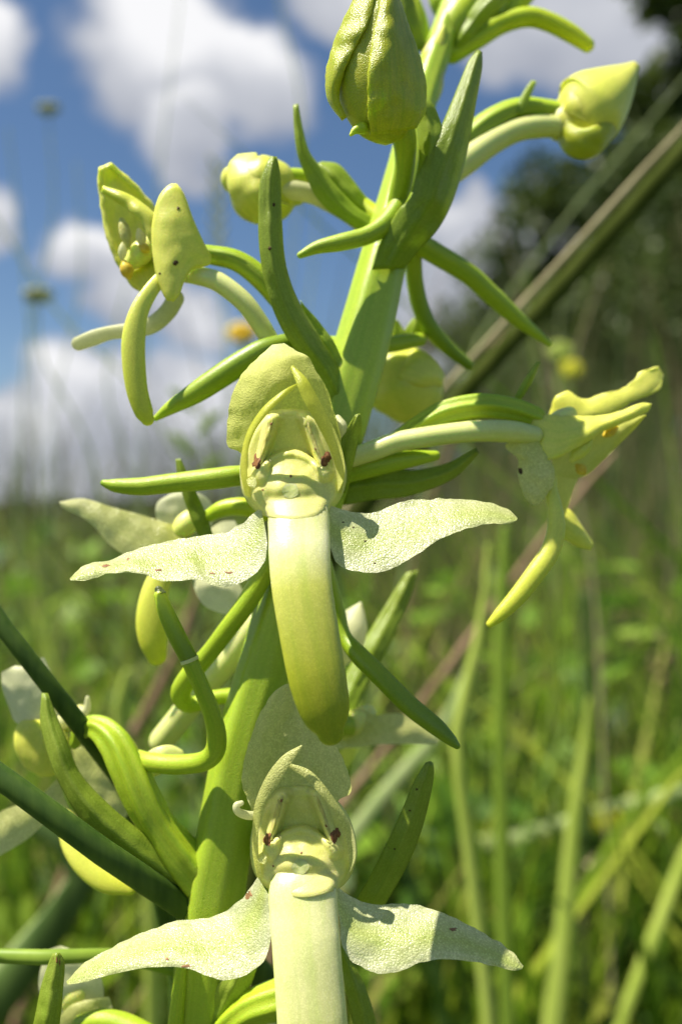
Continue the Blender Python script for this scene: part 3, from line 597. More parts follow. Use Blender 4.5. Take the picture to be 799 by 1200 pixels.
sl_ = sheet('lateral_sepal', [(246, 300, 118), (244, 311, 110), (226, 316, 102), (215, 331, 96), (210, 345, 94), (202, 353, 94)], [(238, 288, 120), (224, 256, 112), (214, 228, 106), (204, 216, 104), (188, 230, 100), (180, 262, 98), (180, 290, 96), (184, 318, 94), (191, 340, 94), (198, 352, 94)], M['bud_pale'], lf, 8, 5, nu=20, ripple=0.7, seed=4)
for (x, y, r) in ((206, 308, 2.8), (209, 244, 1.8), (187, 321, 1.6)): fleck('speck', sl_, x, y, r, M['dark'])
tube('lip', [(190, 325, 104, 8), (176, 342, 92, 9), (163, 366, 84, 11), (157, 395, 80, 13.5), (157, 425, 78, 13.5), (161, 458, 78, 12.5), (169, 483, 80, 11), (173, 491, 81, 8)], M['yellow_lip'], lf, flat=0.5, seg=50)
tube('far_sepal', [(206, 350, 150, 10), (196, 366, 152, 10), (178, 381, 154, 10), (155, 387, 156, 9), (130, 390, 158, 8), (110, 396, 160, 9), (92, 403, 162, 8)], M['white'], lf, flat=0.4, seg=40)
for (x0, y0, x1, y1, r, m) in ((143, 258, 152, 292, 7, 'anther'), (144, 286, 143, 306, 5, 'white'), (163, 270, 168, 290, 6, 'white'), (165, 288, 176, 296, 5.5, 'orange'), (146, 308, 152, 328, 8, 'orange')):
    blob('anther_sac', x0, y0, x1, y1, r, 122, M[m], lf)
tube('ovary', [(232, 296, 134, 9), (248, 299, 136, 10), (278, 306, 138, 11), (308, 328, 140, 12), (345, 370, 146, 12), (392, 420, 156, 12)], M['ovary'], lf, ridges=6, amp=0.11)
tube('spur', [(215, 322, 128, 9), (230, 323, 122, 10.5), (255, 330, 118, 11.5), (285, 353, 118, 11.5), (306, 381, 122, 11), (322, 408, 128, 11), (350, 440, 140, 10)], M['spur_pale'], lf)

# ---- right flower, seen from the side
rf = small_column(650, 500, 150, 'right flower seen from the side')
sheet('petal', [(640, 500, 202), (646, 480, 194), (650, 466, 190), (664, 459, 188), (682, 469, 190), (704, 462, 190), (733, 453, 192), (750, 437, 194), (771, 430, 196)], [(645, 510, 194), (670, 500, 184), (700, 492, 180), (715, 484, 182), (730, 477, 184), (744, 469, 186), (764, 461, 190), (774, 453, 194), (776, 440, 196)], M['bud_pale'], rf, 3, 3, nu=18, ripple=1.2, edge=2.0)
sheet('dorsal_sepal', [(622, 482, 132), (646, 487, 126), (690, 489, 124), (721, 485, 128), (750, 474, 134), (763, 474, 136)], [(622, 505, 130), (630, 530, 116), (643, 539, 106), (661, 532, 104), (684, 519, 108), (704, 505, 116), (733, 493, 126), (758, 481, 136)], M['bud_pale'], rf, 8, 4, nu=20, ripple=2, edge=1.2)
sheet('hood_side', [(645, 530, 140), (690, 512, 142), (730, 494, 144), (755, 486, 144)], [(649, 556, 134), (669, 561, 136), (687, 557, 140), (704, 542, 144), (721, 525, 146), (744, 502, 146), (757, 486, 144)], M['petal'], rf, -8, 7, nu=16)
sheet('lateral_sepal', [(620, 506, 122), (603, 514, 118), (592, 524, 116), (606, 538, 110), (607, 560, 106), (615, 583, 104), (624, 592, 104)], [(630, 515, 116), (642, 537, 104), (650, 553, 98), (646, 571, 98), (636, 586, 100), (627, 592, 104)], M['hood_pale'], rf, 9, 7, nu=16, ripple=3, edge=1.2)
fleck('speck', bpy.data.objects[[o.name for o in rf.children if o.name.startswith('lateral_sepal')][-1]], 609, 552, 3, M['dark'], 4)
tube('lip', [(645, 560, 122, 7), (645, 575, 116, 7.5), (650, 598, 110, 9), (651, 622, 106, 10.5), (643, 648, 102, 11.5), (627, 672, 98, 11.5), (606, 699, 96, 10.5), (586, 720, 94, 8), (574, 731, 94, 4.5)], M['yellow_lip'], rf, flat=0.7, seg=50)
sheet('far_sepal', [(655, 592, 190), (668, 600, 190), (680, 618, 190), (693, 638, 190)], [(652, 625, 186), (662, 632, 186), (678, 640, 188), (691, 643, 190)], M['bud_pale'], rf, 5, 6)
sheet('petal', [(648, 555, 160), (656, 590, 170), (655, 620, 180)], [(678, 558, 170), (668, 585, 178), (659, 612, 180)], M['petal'], rf, 4, 6)
blob('anther_sac', 670, 538, 694, 512, 9, 118, M['yellow_lip'], rf)
blob('anther_sac', 708, 510, 724, 500, 6, 132, M['orange'], rf); blob('anther_sac', 676, 546, 686, 556, 6.5, 124, M['orange'], rf)
tube('ovary', [(420, 548, 160, 12), (460, 524, 150, 13), (495, 499, 142, 13), (522, 484, 138, 14), (563, 476, 136, 14), (602, 480, 134, 13), (628, 488, 132, 11)], M['ovary'], rf, ridges=6, amp=0.13, n=36, seg=50, twist=0.6)
tube('spur', [(408, 538, 112, 11), (440, 527, 108, 12), (465, 518, 106, 12), (520, 509, 104, 12), (563, 505, 106, 12.5), (600, 506, 112, 13), (625, 510, 118, 11)], M['spur_pale'], rf, seg=40)
bract([(402, 592, 150), (440, 585, 150), (480, 580, 152), (530, 560, 156), (560, 530, 160)], [(402, 552, 150), (440, 548, 150), (480, 552, 152), (520, 545, 156), (558, 526, 160)], 'bract', 6)
tube('spur', [(404, 556, 126, 11), (440, 546, 122, 12), (480, 538, 124, 10), (510, 534, 130, 6)], M['ovary'], orchid)
bract([(601, 470, 160), (613, 448, 156), (629, 425, 154)], [(607, 472, 160), (620, 450, 156), (632, 424, 154)], 'bract_bright', 2, nu=6, nt=14)

# ---- blurred flower behind, left of the upper flower
bf = small_column(215, 618, 230, 'blurred flower behind, left of the upper flower')
sheet('lateral_sepal', [(215, 619, 226), (165, 603, 220), (131, 594, 216), (98, 584, 212), (70, 588, 210)], [(215, 660, 206), (160, 655, 202), (131, 640, 202), (105, 612, 206), (72, 594, 210)], M['hood_pale'], bf, 6, 8)
sheet('dorsal_sepal', [(205, 625, 240), (185, 610, 236), (184, 590, 234), (199, 579, 232)], [(248, 620, 240), (250, 595, 236), (238, 580, 234), (215, 574, 232)], M['white'], bf, -10, 8)
sheet('lateral_sepal', [(225, 660, 220), (228, 690, 210), (240, 710, 206), (262, 720, 206)], [(250, 655, 226), (270, 670, 216), (285, 695, 210), (278, 716, 206)], M['white'], bf, 5, 8)
sheet('petal', [(240, 625, 240), (258, 612, 230), (275, 610, 226)], [(244, 640, 236), (266, 640, 226), (290, 635, 222)], M['white'], bf, 5, 8)
tube('lip', [(205, 640, 220, 12), (192, 668, 204, 13), (182, 695, 194, 16), (178, 725, 188, 18), (180, 750, 186, 17), (184, 768, 186, 12)], M['yellow_lip'], bf, flat=0.5)
bract([(236, 632, 150), (222, 600, 146), (210, 560, 142), (207, 538, 140)], [(250, 628, 150), (240, 600, 146), (226, 570, 142), (211, 538, 140)], 'bract', 3, nu=8)
tube('spur', [(246, 604, 150, 8), (262, 596, 146, 10), (285, 594, 144, 11), (310, 600, 146, 11)], M['green_bit'], orchid)

# ---- lower left flower, turned away
wf = small_column(78, 850, 220, 'pale flower at the left edge')
sheet('dorsal_sepal', [(60, 858, 220), (48, 850, 214), (21, 848, 208), (11, 829, 206), (3, 806, 206), (2, 788, 208)], [(88, 840, 224), (78, 815, 216), (60, 798, 210), (44, 790, 206), (30, 782, 206), (18, 780, 208)], M['white'], wf, 9, 8)
sheet('petal', [(60, 850, 206), (40, 846, 196), (24, 848, 194), (20, 872, 194), (32, 897, 196)], [(80, 862, 206), (78, 880, 196), (74, 898, 192), (64, 906, 192), (50, 908, 194)], M['bud_pale'], wf, 9, 8)
sheet('petal', [(60, 830, 210), (56, 800, 206), (46, 772, 204)], [(82, 832, 210), (66, 800, 206), (52, 770, 204)], M['white'], wf, 3, 6)
tube('petal_curl', [(70, 848, 210, 9), (88, 838, 204, 8), (101, 832, 200, 5), (103, 818, 198, 2.5)], M['white'], wf)
sheet('hood_side', [(70, 868, 200), (90, 920, 196), (115, 955, 196), (140, 965, 198)], [(95, 848, 210), (125, 890, 204), (145, 930, 202), (150, 955, 200)], M['hood_pale'], wf, 6, 7)
sheet('lateral_sepal', [(84, 955, 196), (60, 960, 194), (30, 985, 190), (-10, 1008, 188), (-40, 1020, 186)], [(68, 912, 206), (50, 930, 200), (24, 942, 196), (0, 952, 192), (-38, 985, 188)], M['hood_pale'], wf, 6, 8)
tube('lip', [(78, 960, 180, 11), (86, 990, 166, 13), (102, 1014, 156, 14), (126, 1032, 150, 14), (152, 1040, 148, 9)], M['yellow_lip'], wf, flat=0.5)

# ---- flower at the bottom left corner
cf = small_column(88, 1165, 190, 'pale flower in the bottom left corner')
sheet('dorsal_sepal', [(55, 1190, 190), (46, 1160, 186), (48, 1135, 184), (58, 1112, 182)], [(122, 1180, 190), (120, 1150, 186), (104, 1122, 184), (72, 1108, 182)], M['white'], cf, 10, 8)
sheet('petal', [(60, 1235, 180), (66, 1200, 176), (80, 1180, 174), (100, 1172, 172)], [(140, 1235, 184), (134, 1200, 178), (132, 1180, 176), (128, 1168, 174)], M['hood_pale'], cf, 8, 8)
tube('ovary', [(95, 1200, 150, 10), (120, 1196, 146, 13), (150, 1204, 142, 14), (190, 1225, 130, 14)], M['ovary'], cf)

# ---- blurred flower behind the lip on the right
kf = small_column(415, 850, 260, 'blurred flower behind the hanging lip')
sheet('lateral_sepal', [(390, 838, 262), (422, 830, 256), (440, 838, 252), (467, 836, 250), (488, 847, 248), (514, 868, 248)], [(390, 878, 262), (416, 876, 252), (440, 873, 248), (464, 872, 246), (490, 872, 246), (512, 872, 248)], M['hood_pale'], kf, 5, 8)
blob('dorsal_sepal', 396, 776, 422, 708, 22, 250, M['white'], kf)
tube('ovary', [(330, 830, 160, 14), (370, 845, 220, 14), (410, 850, 258, 13)], M['ovary'], kf)

# ------------------------------------------------------------------ grass that stands apart
M['rush'] = simple('dark_rush', (0.04, 0.085, 0.012), (0.075, 0.13, 0.02), 1500, 0.55, 0.5, 0.00006, (1, 1, 0.15), sss=0.0004)
M['blade_green'] = simple('green_blade', (0.15, 0.24, 0.025), (0.23, 0.33, 0.04), 400, 0.45, 0.3, 0.0001, (1, 1, 0.1))
M['blade_dark'] = simple('dark_blade', (0.05, 0.09, 0.02), (0.08, 0.13, 0.03), 400, 0.5, 0.3, 0.0001, (1, 1, 0.1))
M['stalk_dark'] = simple('dark_stalk', (0.040, 0.055, 0.008), (0.065, 0.082, 0.016), 400, 0.85, 0.3, 0.0001, (1, 1, 0.1)); M['stalk_dark'].node_tree.nodes['Principled BSDF'].inputs['Specular IOR Level'].default_value = 0.05
M['blade_lime'] = simple('lime_blade', (0.32, 0.42, 0.06), (0.42, 0.50, 0.10), 400, 0.5, 0.3, 0.0001, (1, 1, 0.1))
M['straw'] = simple('straw', (0.30, 0.26, 0.13), (0.40, 0.35, 0.19), 400, 0.6, 0.3, 0.0001, (1, 1, 0.1))
M['redstraw'] = simple('reddish_straw', (0.22, 0.14, 0.08), (0.34, 0.22, 0.14), 400, 0.6, 0.3, 0.0001, (1, 1, 0.1))
M['sage'] = simple('sage_blade', (0.26, 0.34, 0.12), (0.36, 0.42, 0.18), 400, 0.55, 0.3, 0.0001, (1, 1, 0.1))
M['yellow'] = simple('yellow_petal', (0.90, 0.48, 0.01), (0.92, 0.58, 0.02), 900, 0.5, 0.3, 0.0001, sss=0.003)
M['gorse'] = simple('lemon_petal', (0.62, 0.62, 0.03), (0.75, 0.72, 0.06), 900, 0.5, 0.3, 0.0001, sss=0.001)
M['seed'] = simple('seed_head', (0.30, 0.32, 0.17), (0.42, 0.42, 0.26), 900, 0.8, 0.5, 0.0004)

def stand(name, pts, mat, label, cat='grass', flat=0.35, group=None, conv=P, n=10, rough=0.02):
    o = tube(name, pts, M[mat], None, flat=flat, conv=conv, n=n, seg=40, rough=rough)
    return tag(o, label, cat, group)
def shift_origin(o, base):
    o.data.transform(Matrix.Translation(-base)); o.location = base
g2 = stand('rush_stalk', [(-420, 640, 110, 13), (-200, 780, 70, 15), (-60, 868, 40, 16), (0, 910, 30, 14), (60, 953, 34, 14.5), (120, 998, 42, 15), (168, 1030, 56, 14.5), (206, 1056, 76, 15), (250, 1086, 180, 15), (330, 1160, 260, 15), (430, 1500, 420, 15), (470, 5200, 600, 16)], 'rush', 'dark green rush stalk crossing in front of the long bract at lower left', flat=0.8, n=18)
g1 = stand('rush_stalk', [(-260, 420, 190, 9), (-120, 560, 150, 10), (-30, 680, 124, 11), (15, 752, 116, 10), (45, 790, 114, 10.5), (76, 827, 116, 11), (108, 868, 124, 11), (128, 896, 150, 11), (160, 950, 260, 12), (210, 1150, 300, 12), (260, 5600, 520, 14)], 'rush', 'thinner dark green rush stalk behind the orchid, upper one of the left pair', flat=0.8, n=18)

def st(name, pts, mat, label, cat='grass', flat=0.35, group='grass blades and stalks standing clear of the turf', d=None):
    """blade given by (x, y, radius) on the drawing grid at distance d metres; it runs down to the ground"""
    Q = [(p[0], p[1], d * (p[3] if len(p) > 3 else 1), p[2]) for p in pts]
    k = UNIT / FOCUS
    gy = CY + CAM_H / (Q[-1][2] * k)
    if Q[-1][1] < gy - 5:
        x, y, dd, r = Q[-1]; px, py = Q[-2][0], Q[-2][1]
        sl = (x - px) / max(60, abs(y - py)); sl = max(-0.5, min(0.5, sl))
        Q.append((x + sl * (gy - y) * 0.3, y + (gy - y) * 0.5, dd, r)); Q.append((x + sl * (gy - y) * 0.4, gy, dd, r * 0.9))
    o = tube(name, Q, M[mat], None, flat=flat, conv=PD, n=10, seg=44)
    return tag(o, label, cat, group)

st('thick_stalk', [(1000, -40, 13), (900, 62, 13), (799, 179, 11), (720, 267, 11.5), (640, 355, 11.5), (560, 442, 11), (510, 497, 11), (440, 570, 15), (360, 700, 14), (300, 1000, 14)], 'stalk_dark', 'thick dark green stalk slanting up to the right edge behind the buds', 'stalk', 0.6, None, d=0.105)
st('dry_stalk_or_lit_edge', [(1010, -65, 3), (905, 42, 3), (790, 160, 3.5), (706, 252, 3.5), (625, 341, 3.5), (546, 427, 3.5), (505, 471, 3), (420, 570, 4), (330, 760, 4), (270, 1000, 4)], 'straw', 'tan strip added along the thick dark stalk as its sunlit upper edge', 'stalk', 0.8, None, d=0.103)  # added strip: paints the thick stalk's sunlit edge in tan
st('dry_stalk_or_lit_edge', [(720, 530, 2), (680, 575, 4), (630, 640, 4), (575, 715, 4.8), (530, 775, 4.8), (485, 835, 4.5), (430, 905, 4), (380, 970, 8), (330, 1080, 8)], 'redstraw', 'reddish brown dry stalk slanting behind the right wing of the upper flower', 'stalk', 0.8, None, d=0.17)
st('grass_shoot', [(812, 80, 1), (740, 165, 1.2), (680, 235, 1.5), (630, 300, 1.2), (560, 400, 1.5), (480, 640, 2)], 'sage', 'pale blade running parallel above the thick dark stalk', d=0.2)
st('lime_stalk', [(572, 640, 3), (566, 720, 5), (548, 800, 7), (535, 868, 8), (545, 960, 8), (560, 1080, 8.5), (574, 1210, 9)], 'blade_lime', 'yellow green stem with a knee, right of the two front flowers', 'stem', 0.8, None, d=0.13)
st('grass_shoot', [(592, 620, 5), (587, 740, 9), (586, 860, 8), (588, 980, 9), (592, 1120, 9), (596, 1220, 9)], 'blade_green', 'upright green blade right of the yellow green stem', d=0.16)
st('grass_shoot', [(690, 820, 3), (684, 880, 6), (672, 960, 8), (662, 1080, 11), (648, 1210, 13)], 'blade_lime', 'broad lime blade widening downwards in the lower right', d=0.18)
st('grass_shoot', [(860, 880, 4), (815, 970, 6), (780, 1060, 7), (745, 1150, 7), (720, 1230, 7)], 'blade_lime', 'lime blade leaning in from the lower right edge', d=0.2)
st('grass_shoot', [(686, 700, 7), (690, 820, 8), (686, 930, 8), (684, 1100, 8)], 'blade_dark', 'dark upright blade behind the broad lime blade', d=0.24)
st('fallen_blade', [(425, 1018, 5, 1.1), (490, 1003, 9, 1.05), (560, 990, 9), (636, 972, 7, 0.95), (700, 950, 5, 0.95), (760, 938, 8, 0.9), (830, 934, 6, 0.9)], 'sage', 'pale fallen blade lying level across the lower right meadow', d=0.26)
st('grass_shoot', [(560, 760, 5), (520, 850, 7), (450, 930, 9), (400, 1000, 9), (350, 1100, 9)], 'sage', 'greyish blade slanting down behind the lower flower', d=0.16)
st('grass_shoot', [(30, 960, 8), (100, 1010, 16), (60, 1090, 20), (0, 1170, 22), (-60, 1260, 22)], 'blade_dark', 'broad dark blade folded in the lower left corner', d=0.12)
st('grass_shoot', [(180, 900, 5), (110, 1000, 9), (50, 1085, 10), (-20, 1170, 10)], 'sage', 'pale edged blade slanting in the lower left', d=0.125)
stand('grass_shoot', [(-60, 1118, 150, 7), (0, 1121, 140, 8.5), (60, 1122, 130, 8.5), (110, 1124, 125, 8), (200, 1130, 220, 7), (340, 1300, 330, 7), (380, 5000, 420, 8)], 'blade_green', 'thin level green blade at the lower left behind the spotted bract tip', 'grass', 0.7)
st('grass_shoot', [(150, 790, 6), (140, 850, 9), (175, 1000, 10), (180, 1200, 10)], 'blade_lime', 'short lime blade beside the blurred yellow lip', d=0.15)
st('dry_stalk_or_lit_edge', [(250, 640, 4), (215, 745, 6), (175, 830, 7), (100, 960, 7)], 'redstraw', 'reddish dry stalk leaning in the meadow left of the stem', 'stalk', 0.8, None, d=0.2)
# tall thin stalks against the sky on the left
sky_st = [((57, 130), (62, 260), (30, 420), (20, 700), 'head', 'stalk with a flat seed head against the blue sky at far left', 0.32),
          ((-20, 230), (70, 370), (170, 470), (290, 760), None, 'thin stalk slanting down to the right across the clouds', 0.22),
          ((215, -30), (190, 180), (170, 400), (160, 800), None, 'thin stalk rising in front of the big cloud', 0.36),
          ((320, -30), (355, 160), (330, 420), (330, 800), None, 'thin stalk right of the big cloud reaching the top edge', 0.30),
          ((255, 190), (257, 300), (268, 480), (262, 800), 'spike', 'brown spiked stalk standing behind the upper left flower', 0.28),
          ((90, 190), (95, 330), (60, 520), (70, 800), None, 'thin stalk behind the upper left flower', 0.34),
          ((45, 350), (50, 420), (110, 540), (140, 800), 'head', 'stalk with a small round seed head low on the left', 0.24),
          ((375, 200), (365, 330), (340, 480), (330, 800), None, 'thin stalk between the left bud and the stem', 0.33),
          ((10, 150), (30, 330), (45, 520), (50, 800), None, 'leftmost thin stalk on the sky', 0.3),
          ((150, 330), (125, 450), (165, 600), (190, 900), None, 'bent thin stalk below the upper left flower', 0.26),
          ((230, 470), (245, 540), (235, 640), (230, 900), 'leaf', 'short leafy green stalk left of the hood', 0.2)]
for (a, b, c, d_, kind, lab, dist) in sky_st:
    root = empty('meadow_stalk', (0, 0, 0)); base = PD(d_[0], CY, dist); root.location = (base.x, dist, 0)
    tag(root, lab, 'stalk', 'thin meadow stalks against the sky')
    k = UNIT / FOCUS; gy = CY + CAM_H / (dist * k); r = 0.00032 / (dist * k)
    tube('stalk', [(a[0], a[1], dist, r * 0.7), (b[0], b[1], dist, r), (c[0], c[1], dist, r), (d_[0], d_[1], dist, r * 1.3), (d_[0] + 10, gy, dist, r * 1.5)], M['sage'], root, conv=PD, n=8, seg=40)
    R0 = 1 / (dist * k)
    if kind == 'head':
        for q in range(7):
            a_ = q * 0.9; tube('seed_cluster', [(a[0], a[1] + 4, dist, 0.0006 * R0), (a[0] + math.cos(a_) * 0.003 * R0, a[1] - 0.001 * R0 + math.sin(a_) * 0.001 * R0, dist + 0.002 * math.sin(a_), 0.0014 * R0)], M['seed'], root, conv=PD, n=8, seg=8)
    if kind == 'spike':
        for q in range(12):
            y = a[1] + q * 9; tube('spikelet', [(a[0] + (3 if q % 2 else -3), y + 6, dist, 0.0006 * R0), (a[0] + (9 if q % 2 else -9), y - 6, dist, 0.0007 * R0)], M['seed'], root, conv=PD, n=6, seg=6)
    if kind == 'leaf':
        for q in range(5):
            y = a[1] + q * 26; s_ = 1 if q % 2 else -1
            sheet('leaf', [(a[0], y + 12, 1), (a[0] + s_ * 14, y - 8, 1), (a[0] + s_ * 30, y - 16, 1)], [(a[0] + 3, y + 16, 1), (a[0] + s_ * 16, y + 6, 1), (a[0] + s_ * 31, y - 12, 1)], M['blade_green'], root, 0, 2, 5, 10, 0, conv=lambda x, yy, z: PD(x, yy, dist))

r2_ = random.Random(12)
for q in range(16):
    x0 = 500 + 300 * (q + r2_.random()) / 16; y0 = r2_.uniform(215, 470); dist = r2_.uniform(0.2, 0.42); ln_ = r2_.uniform(-150, 190)
    k = UNIT / FOCUS; r = r2_.uniform(0.0002, 0.00048) / (dist * k); gy = CY + CAM_H / (dist * k)
    o = tube('meadow_stalk', [(x0, y0, dist, r * .4), (x0 - ln_ * .3, y0 + 110, dist, r), (x0 - ln_ * .7, y0 + 330, dist, r), (x0 - ln_, gy * .7, dist, r * 1.2), (x0 - ln_ * 1.1, gy, dist, r * 1.2)], M[('sage', 'redstraw', 'blade_green', 'straw')[q % 4]], None, flat=0.5, conv=PD, n=7, seg=26)
    tag(o, 'thin blurred grass stalk in front of the dark trees on the right', 'grass stalk', 'tall blurred grass stalks before the trees')
# flower heads out of focus
def daisy(x, y, d, r, mat, name, label, stem='blade_green'):
    k = UNIT / FOCUS; c = PD(x, y, d); root = empty(name, (c.x, d, 0)); tag(root, label, 'wildflower')
    V, F = [], []; rad = r * k * d
    for ring in range(2):
        for q in range(11):
            a = 2 * math.pi * q / 11 + ring * 0.3; rr = rad * (1 - ring * 0.25)
            base = c + Vector((math.cos(a), -0.35 - ring * .2, math.sin(a) * 0.7)) * rad * 0.15
            tip = c + Vector((math.cos(a) * rr, -0.15 * rr, math.sin(a) * rr * 0.72 + ring * rad * .1))
            mid = (base + tip) / 2; sd = (tip - base).cross(Vector((0, 1, 0))).normalized() * rad * 0.2; up = Vector((0, -rad * 0.06, rad * .04))
            pv = [base - sd * .4, base + sd * .4, mid + sd + up, tip + sd * .5, tip - sd * .5, mid - sd + up]
            link('petal', pv, [(0, 1, 2, 5), (5, 2, 3, 4)], M[mat], root, thick=rad * 0.04)
    tube('flower_centre', [(c.x, c.y - rad * .2, c.z - rad * .1, rad * .2), (c.x, c.y - rad * .25, c.z + rad * .12, rad * .22)], M[mat], root, conv=None, n=10, seg=6)
    gy = CY + CAM_H / (d * k)
    tube('stem', [(x, y, d, 0.0006 / (k * d)), (x + 4, (y + gy) / 2, d, 0.0007 / (k * d)), (x + 12, gy, d, 0.0008 / (k * d))], M[stem], root, conv=PD, n=8)
daisy(284, 391, 0.21, 19, 'yellow', 'yellow_wildflower', 'blurred orange yellow flower head behind the upper hood')
daisy(668, 433, 0.30, 15, 'gorse', 'lemon_wildflower', 'small lemon yellow flower above the right flower')
daisy(709, 960, 0.28, 22, 'gorse', 'lime_wildflower', 'yellow green flower cluster in the lower right meadow')
daisy(655, 412, 0.29, 16, 'blade_lime', 'green_wildflower', 'green flower cluster just above the small lemon flower')
def seedhead(x, y, d, r, mat, label):
    k = UNIT / FOCUS; c = PD(x, y, d); root = empty('seed_head', (c.x, d, 0)); tag(root, label, 'seed head')
    for q in range(14):
        a = q * 2.4; h = (q / 13 - 0.5)
        tube('seed', [(x + math.cos(a) * r * .2, y - h * r * 2, d, r * .16), (x + math.cos(a) * r * .7, y - h * r * 2 - r * .4, d + math.sin(a) * r * k * d * .7, r * .22)], M[mat], root, conv=PD, n=7, seg=7)
    gy = CY + CAM_H / (d * k)
    tube('stem', [(x, y, d, 0.0007 / (k * d)), (x + 5, (y + gy) / 2, d, 0.0007 / (k * d)), (x + 3, gy, d, 0.0008 / (k * d))], M['redstraw'], root, conv=PD, n=8)
seedhead(683, 1035, 0.24, 22, 'straw', 'pale brown seed head right of the lower flower')
seedhead(775, 790, 0.4, 16, 'redstraw', 'reddish seed head near the right edge')

# ------------------------------------------------------------------ meadow
def blades(name, N, dmin, dmax, hlo, hhi, wlo, whi, mat, label, tint_pow=1.0, lean=0.35, xr=0.75, cat='grass', power=1.0, right_boost=0.0, gap=-0.12):
    u = rng.random(N); d = dmin * (dmax / dmin) ** (u ** power)
    x = (rng.random(N) * 2 - 1) * (xr * d + 0.05)
    h = hlo + (hhi - hlo) * rng.random(N) ** 1.5
    cl = np.array([noise.noise(Vector((a / (.04 + .10 * b), 9 * math.log(b), 3.1))) for a, b in zip(x, d)])       # clumps and bare gaps
    keep = cl + 0.35 * rng.random(N) > gap; x, d, h, cl = x[keep], d[keep], h[keep], cl[keep]; N = len(x)
    h = h * (0.85 + 0.35 * np.clip(cl + .3, 0, 1))
    if right_boost: h = h * (1 + right_boost * np.clip(x / (0.25 * d), 0, 1))
    w = wlo + (whi - wlo) * rng.random(N); w = w * np.clip(d / 0.8, 1, 12)
    az = rng.random(N) * 2 * np.pi; ln = h * lean * (0.3 + rng.random(N)); la = rng.random(N) * 2 * np.pi
    ok = d + np.sin(la) * ln > np.maximum(0.155, 0.6 * d)      # nothing leans into the space of the orchid and the camera
    x, d, h, w, cl, az, ln, la = [q[ok] for q in (x, d, h, w, cl, az, ln, la)]; N = len(x)
    seg = 4; rows = []
    for i in range(seg + 1):
        t = i / seg; ww = w * (1 - t ** 1.6) * 0.5 + 0.00006
        cx = x + np.cos(la) * ln * t ** 2; cy = d + np.sin(la) * ln * t ** 2; cz = h * (t - 0.25 * t ** 2 * (ln / h))
        rows.append(np.stack([cx - np.cos(az) * ww, cy - np.sin(az) * ww, cz], 1)); rows.append(np.stack([cx + np.cos(az) * ww, cy + np.sin(az) * ww, cz], 1))
    V = np.stack(rows, 1).reshape(-1, 3); nv = 2 * (seg + 1)
    b = (np.arange(N) * nv)[:, None, None]; q = np.array([[2 * i, 2 * i + 1, 2 * i + 3, 2 * i + 2] for i in range(seg)])[None]
    F = (b + q).reshape(-1, 4)
    me = bpy.data.meshes.new(name); me.vertices.add(len(V)); me.vertices.foreach_set('co', V.astype(np.float32).ravel())
    me.loops.add(F.size); me.loops.foreach_set('vertex_index', F.astype(np.int32).ravel())
    me.polygons.add(len(F)); me.polygons.foreach_set('loop_start', np.arange(0, F.size, 4, dtype=np.int32))
    me.polygons.foreach_set('use_smooth', np.ones(len(F), dtype=bool))
    at = me.attributes.new('tint', 'FLOAT', 'POINT'); tn = np.repeat(np.clip(rng.random(N) ** tint_pow * 0.95 + 0.05 + 0.75 * np.array([noise.noise(Vector((a / (.05 + .16 * b), 6 * math.log(b), 8.7))) for a, b in zip(x, d)]), 0, 1), nv); at.data.foreach_set('value', tn.astype(np.float32))  # wide tint spread puts shadow contrast between the blades into their colour
    me.update(); me.validate(); me.materials.append(mat)
    o = bpy.data.objects.new(name, me); col.objects.link(o)
    return tag(o, label, cat, None, 'stuff')

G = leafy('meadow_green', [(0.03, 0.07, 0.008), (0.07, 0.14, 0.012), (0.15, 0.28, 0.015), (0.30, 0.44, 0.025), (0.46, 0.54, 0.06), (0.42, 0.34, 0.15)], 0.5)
G2 = leafy('far_meadow_green', [(0.025, 0.055, 0.006), (0.06, 0.12, 0.010), (0.13, 0.21, 0.018), (0.24, 0.32, 0.035), (0.28, 0.24, 0.09)], 0.5)
DRY = leafy('dry_meadow', [(0.14, 0.11, 0.06), (0.26, 0.20, 0.11), (0.34, 0.28, 0.17), (0.22, 0.26, 0.10)], 0.3)
HB = leafy('herb_green', [(0.05, 0.12, 0.015), (0.12, 0.24, 0.02), (0.22, 0.38, 0.03), (0.30, 0.42, 0.05)], 0.45)
blades('meadow_grass', 13000, 0.2, 1.8, 0.08, 0.30, 0.0016, 0.0065, G, 'dense green meadow grass filling the space behind the orchid', 1.3, 0.5)
blades('far_grass', 60000, 1.2, 45, 0.14, 0.34, 0.002, 0.006, G2, 'far meadow grass running back to the trees', 1.2, 0.4, right_boost=0.25, gap=0.0)
blades('dry_grass', 1200, 0.28, 9, 0.12, 0.33, 0.0010, 0.0022, DRY, 'scattered dry brown grass stalks among the green', 1, 0.25, right_boost=0.25)
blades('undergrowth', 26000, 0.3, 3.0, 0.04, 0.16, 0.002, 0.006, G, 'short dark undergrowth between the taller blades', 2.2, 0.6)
blades('leaning_grass', 4200, 0.17, 2.2, 0.16, 0.33, 0.002, 0.005, G, 'longer bright grass leaning over the meadow on the right', 1.0, 0.5, right_boost=0.22)
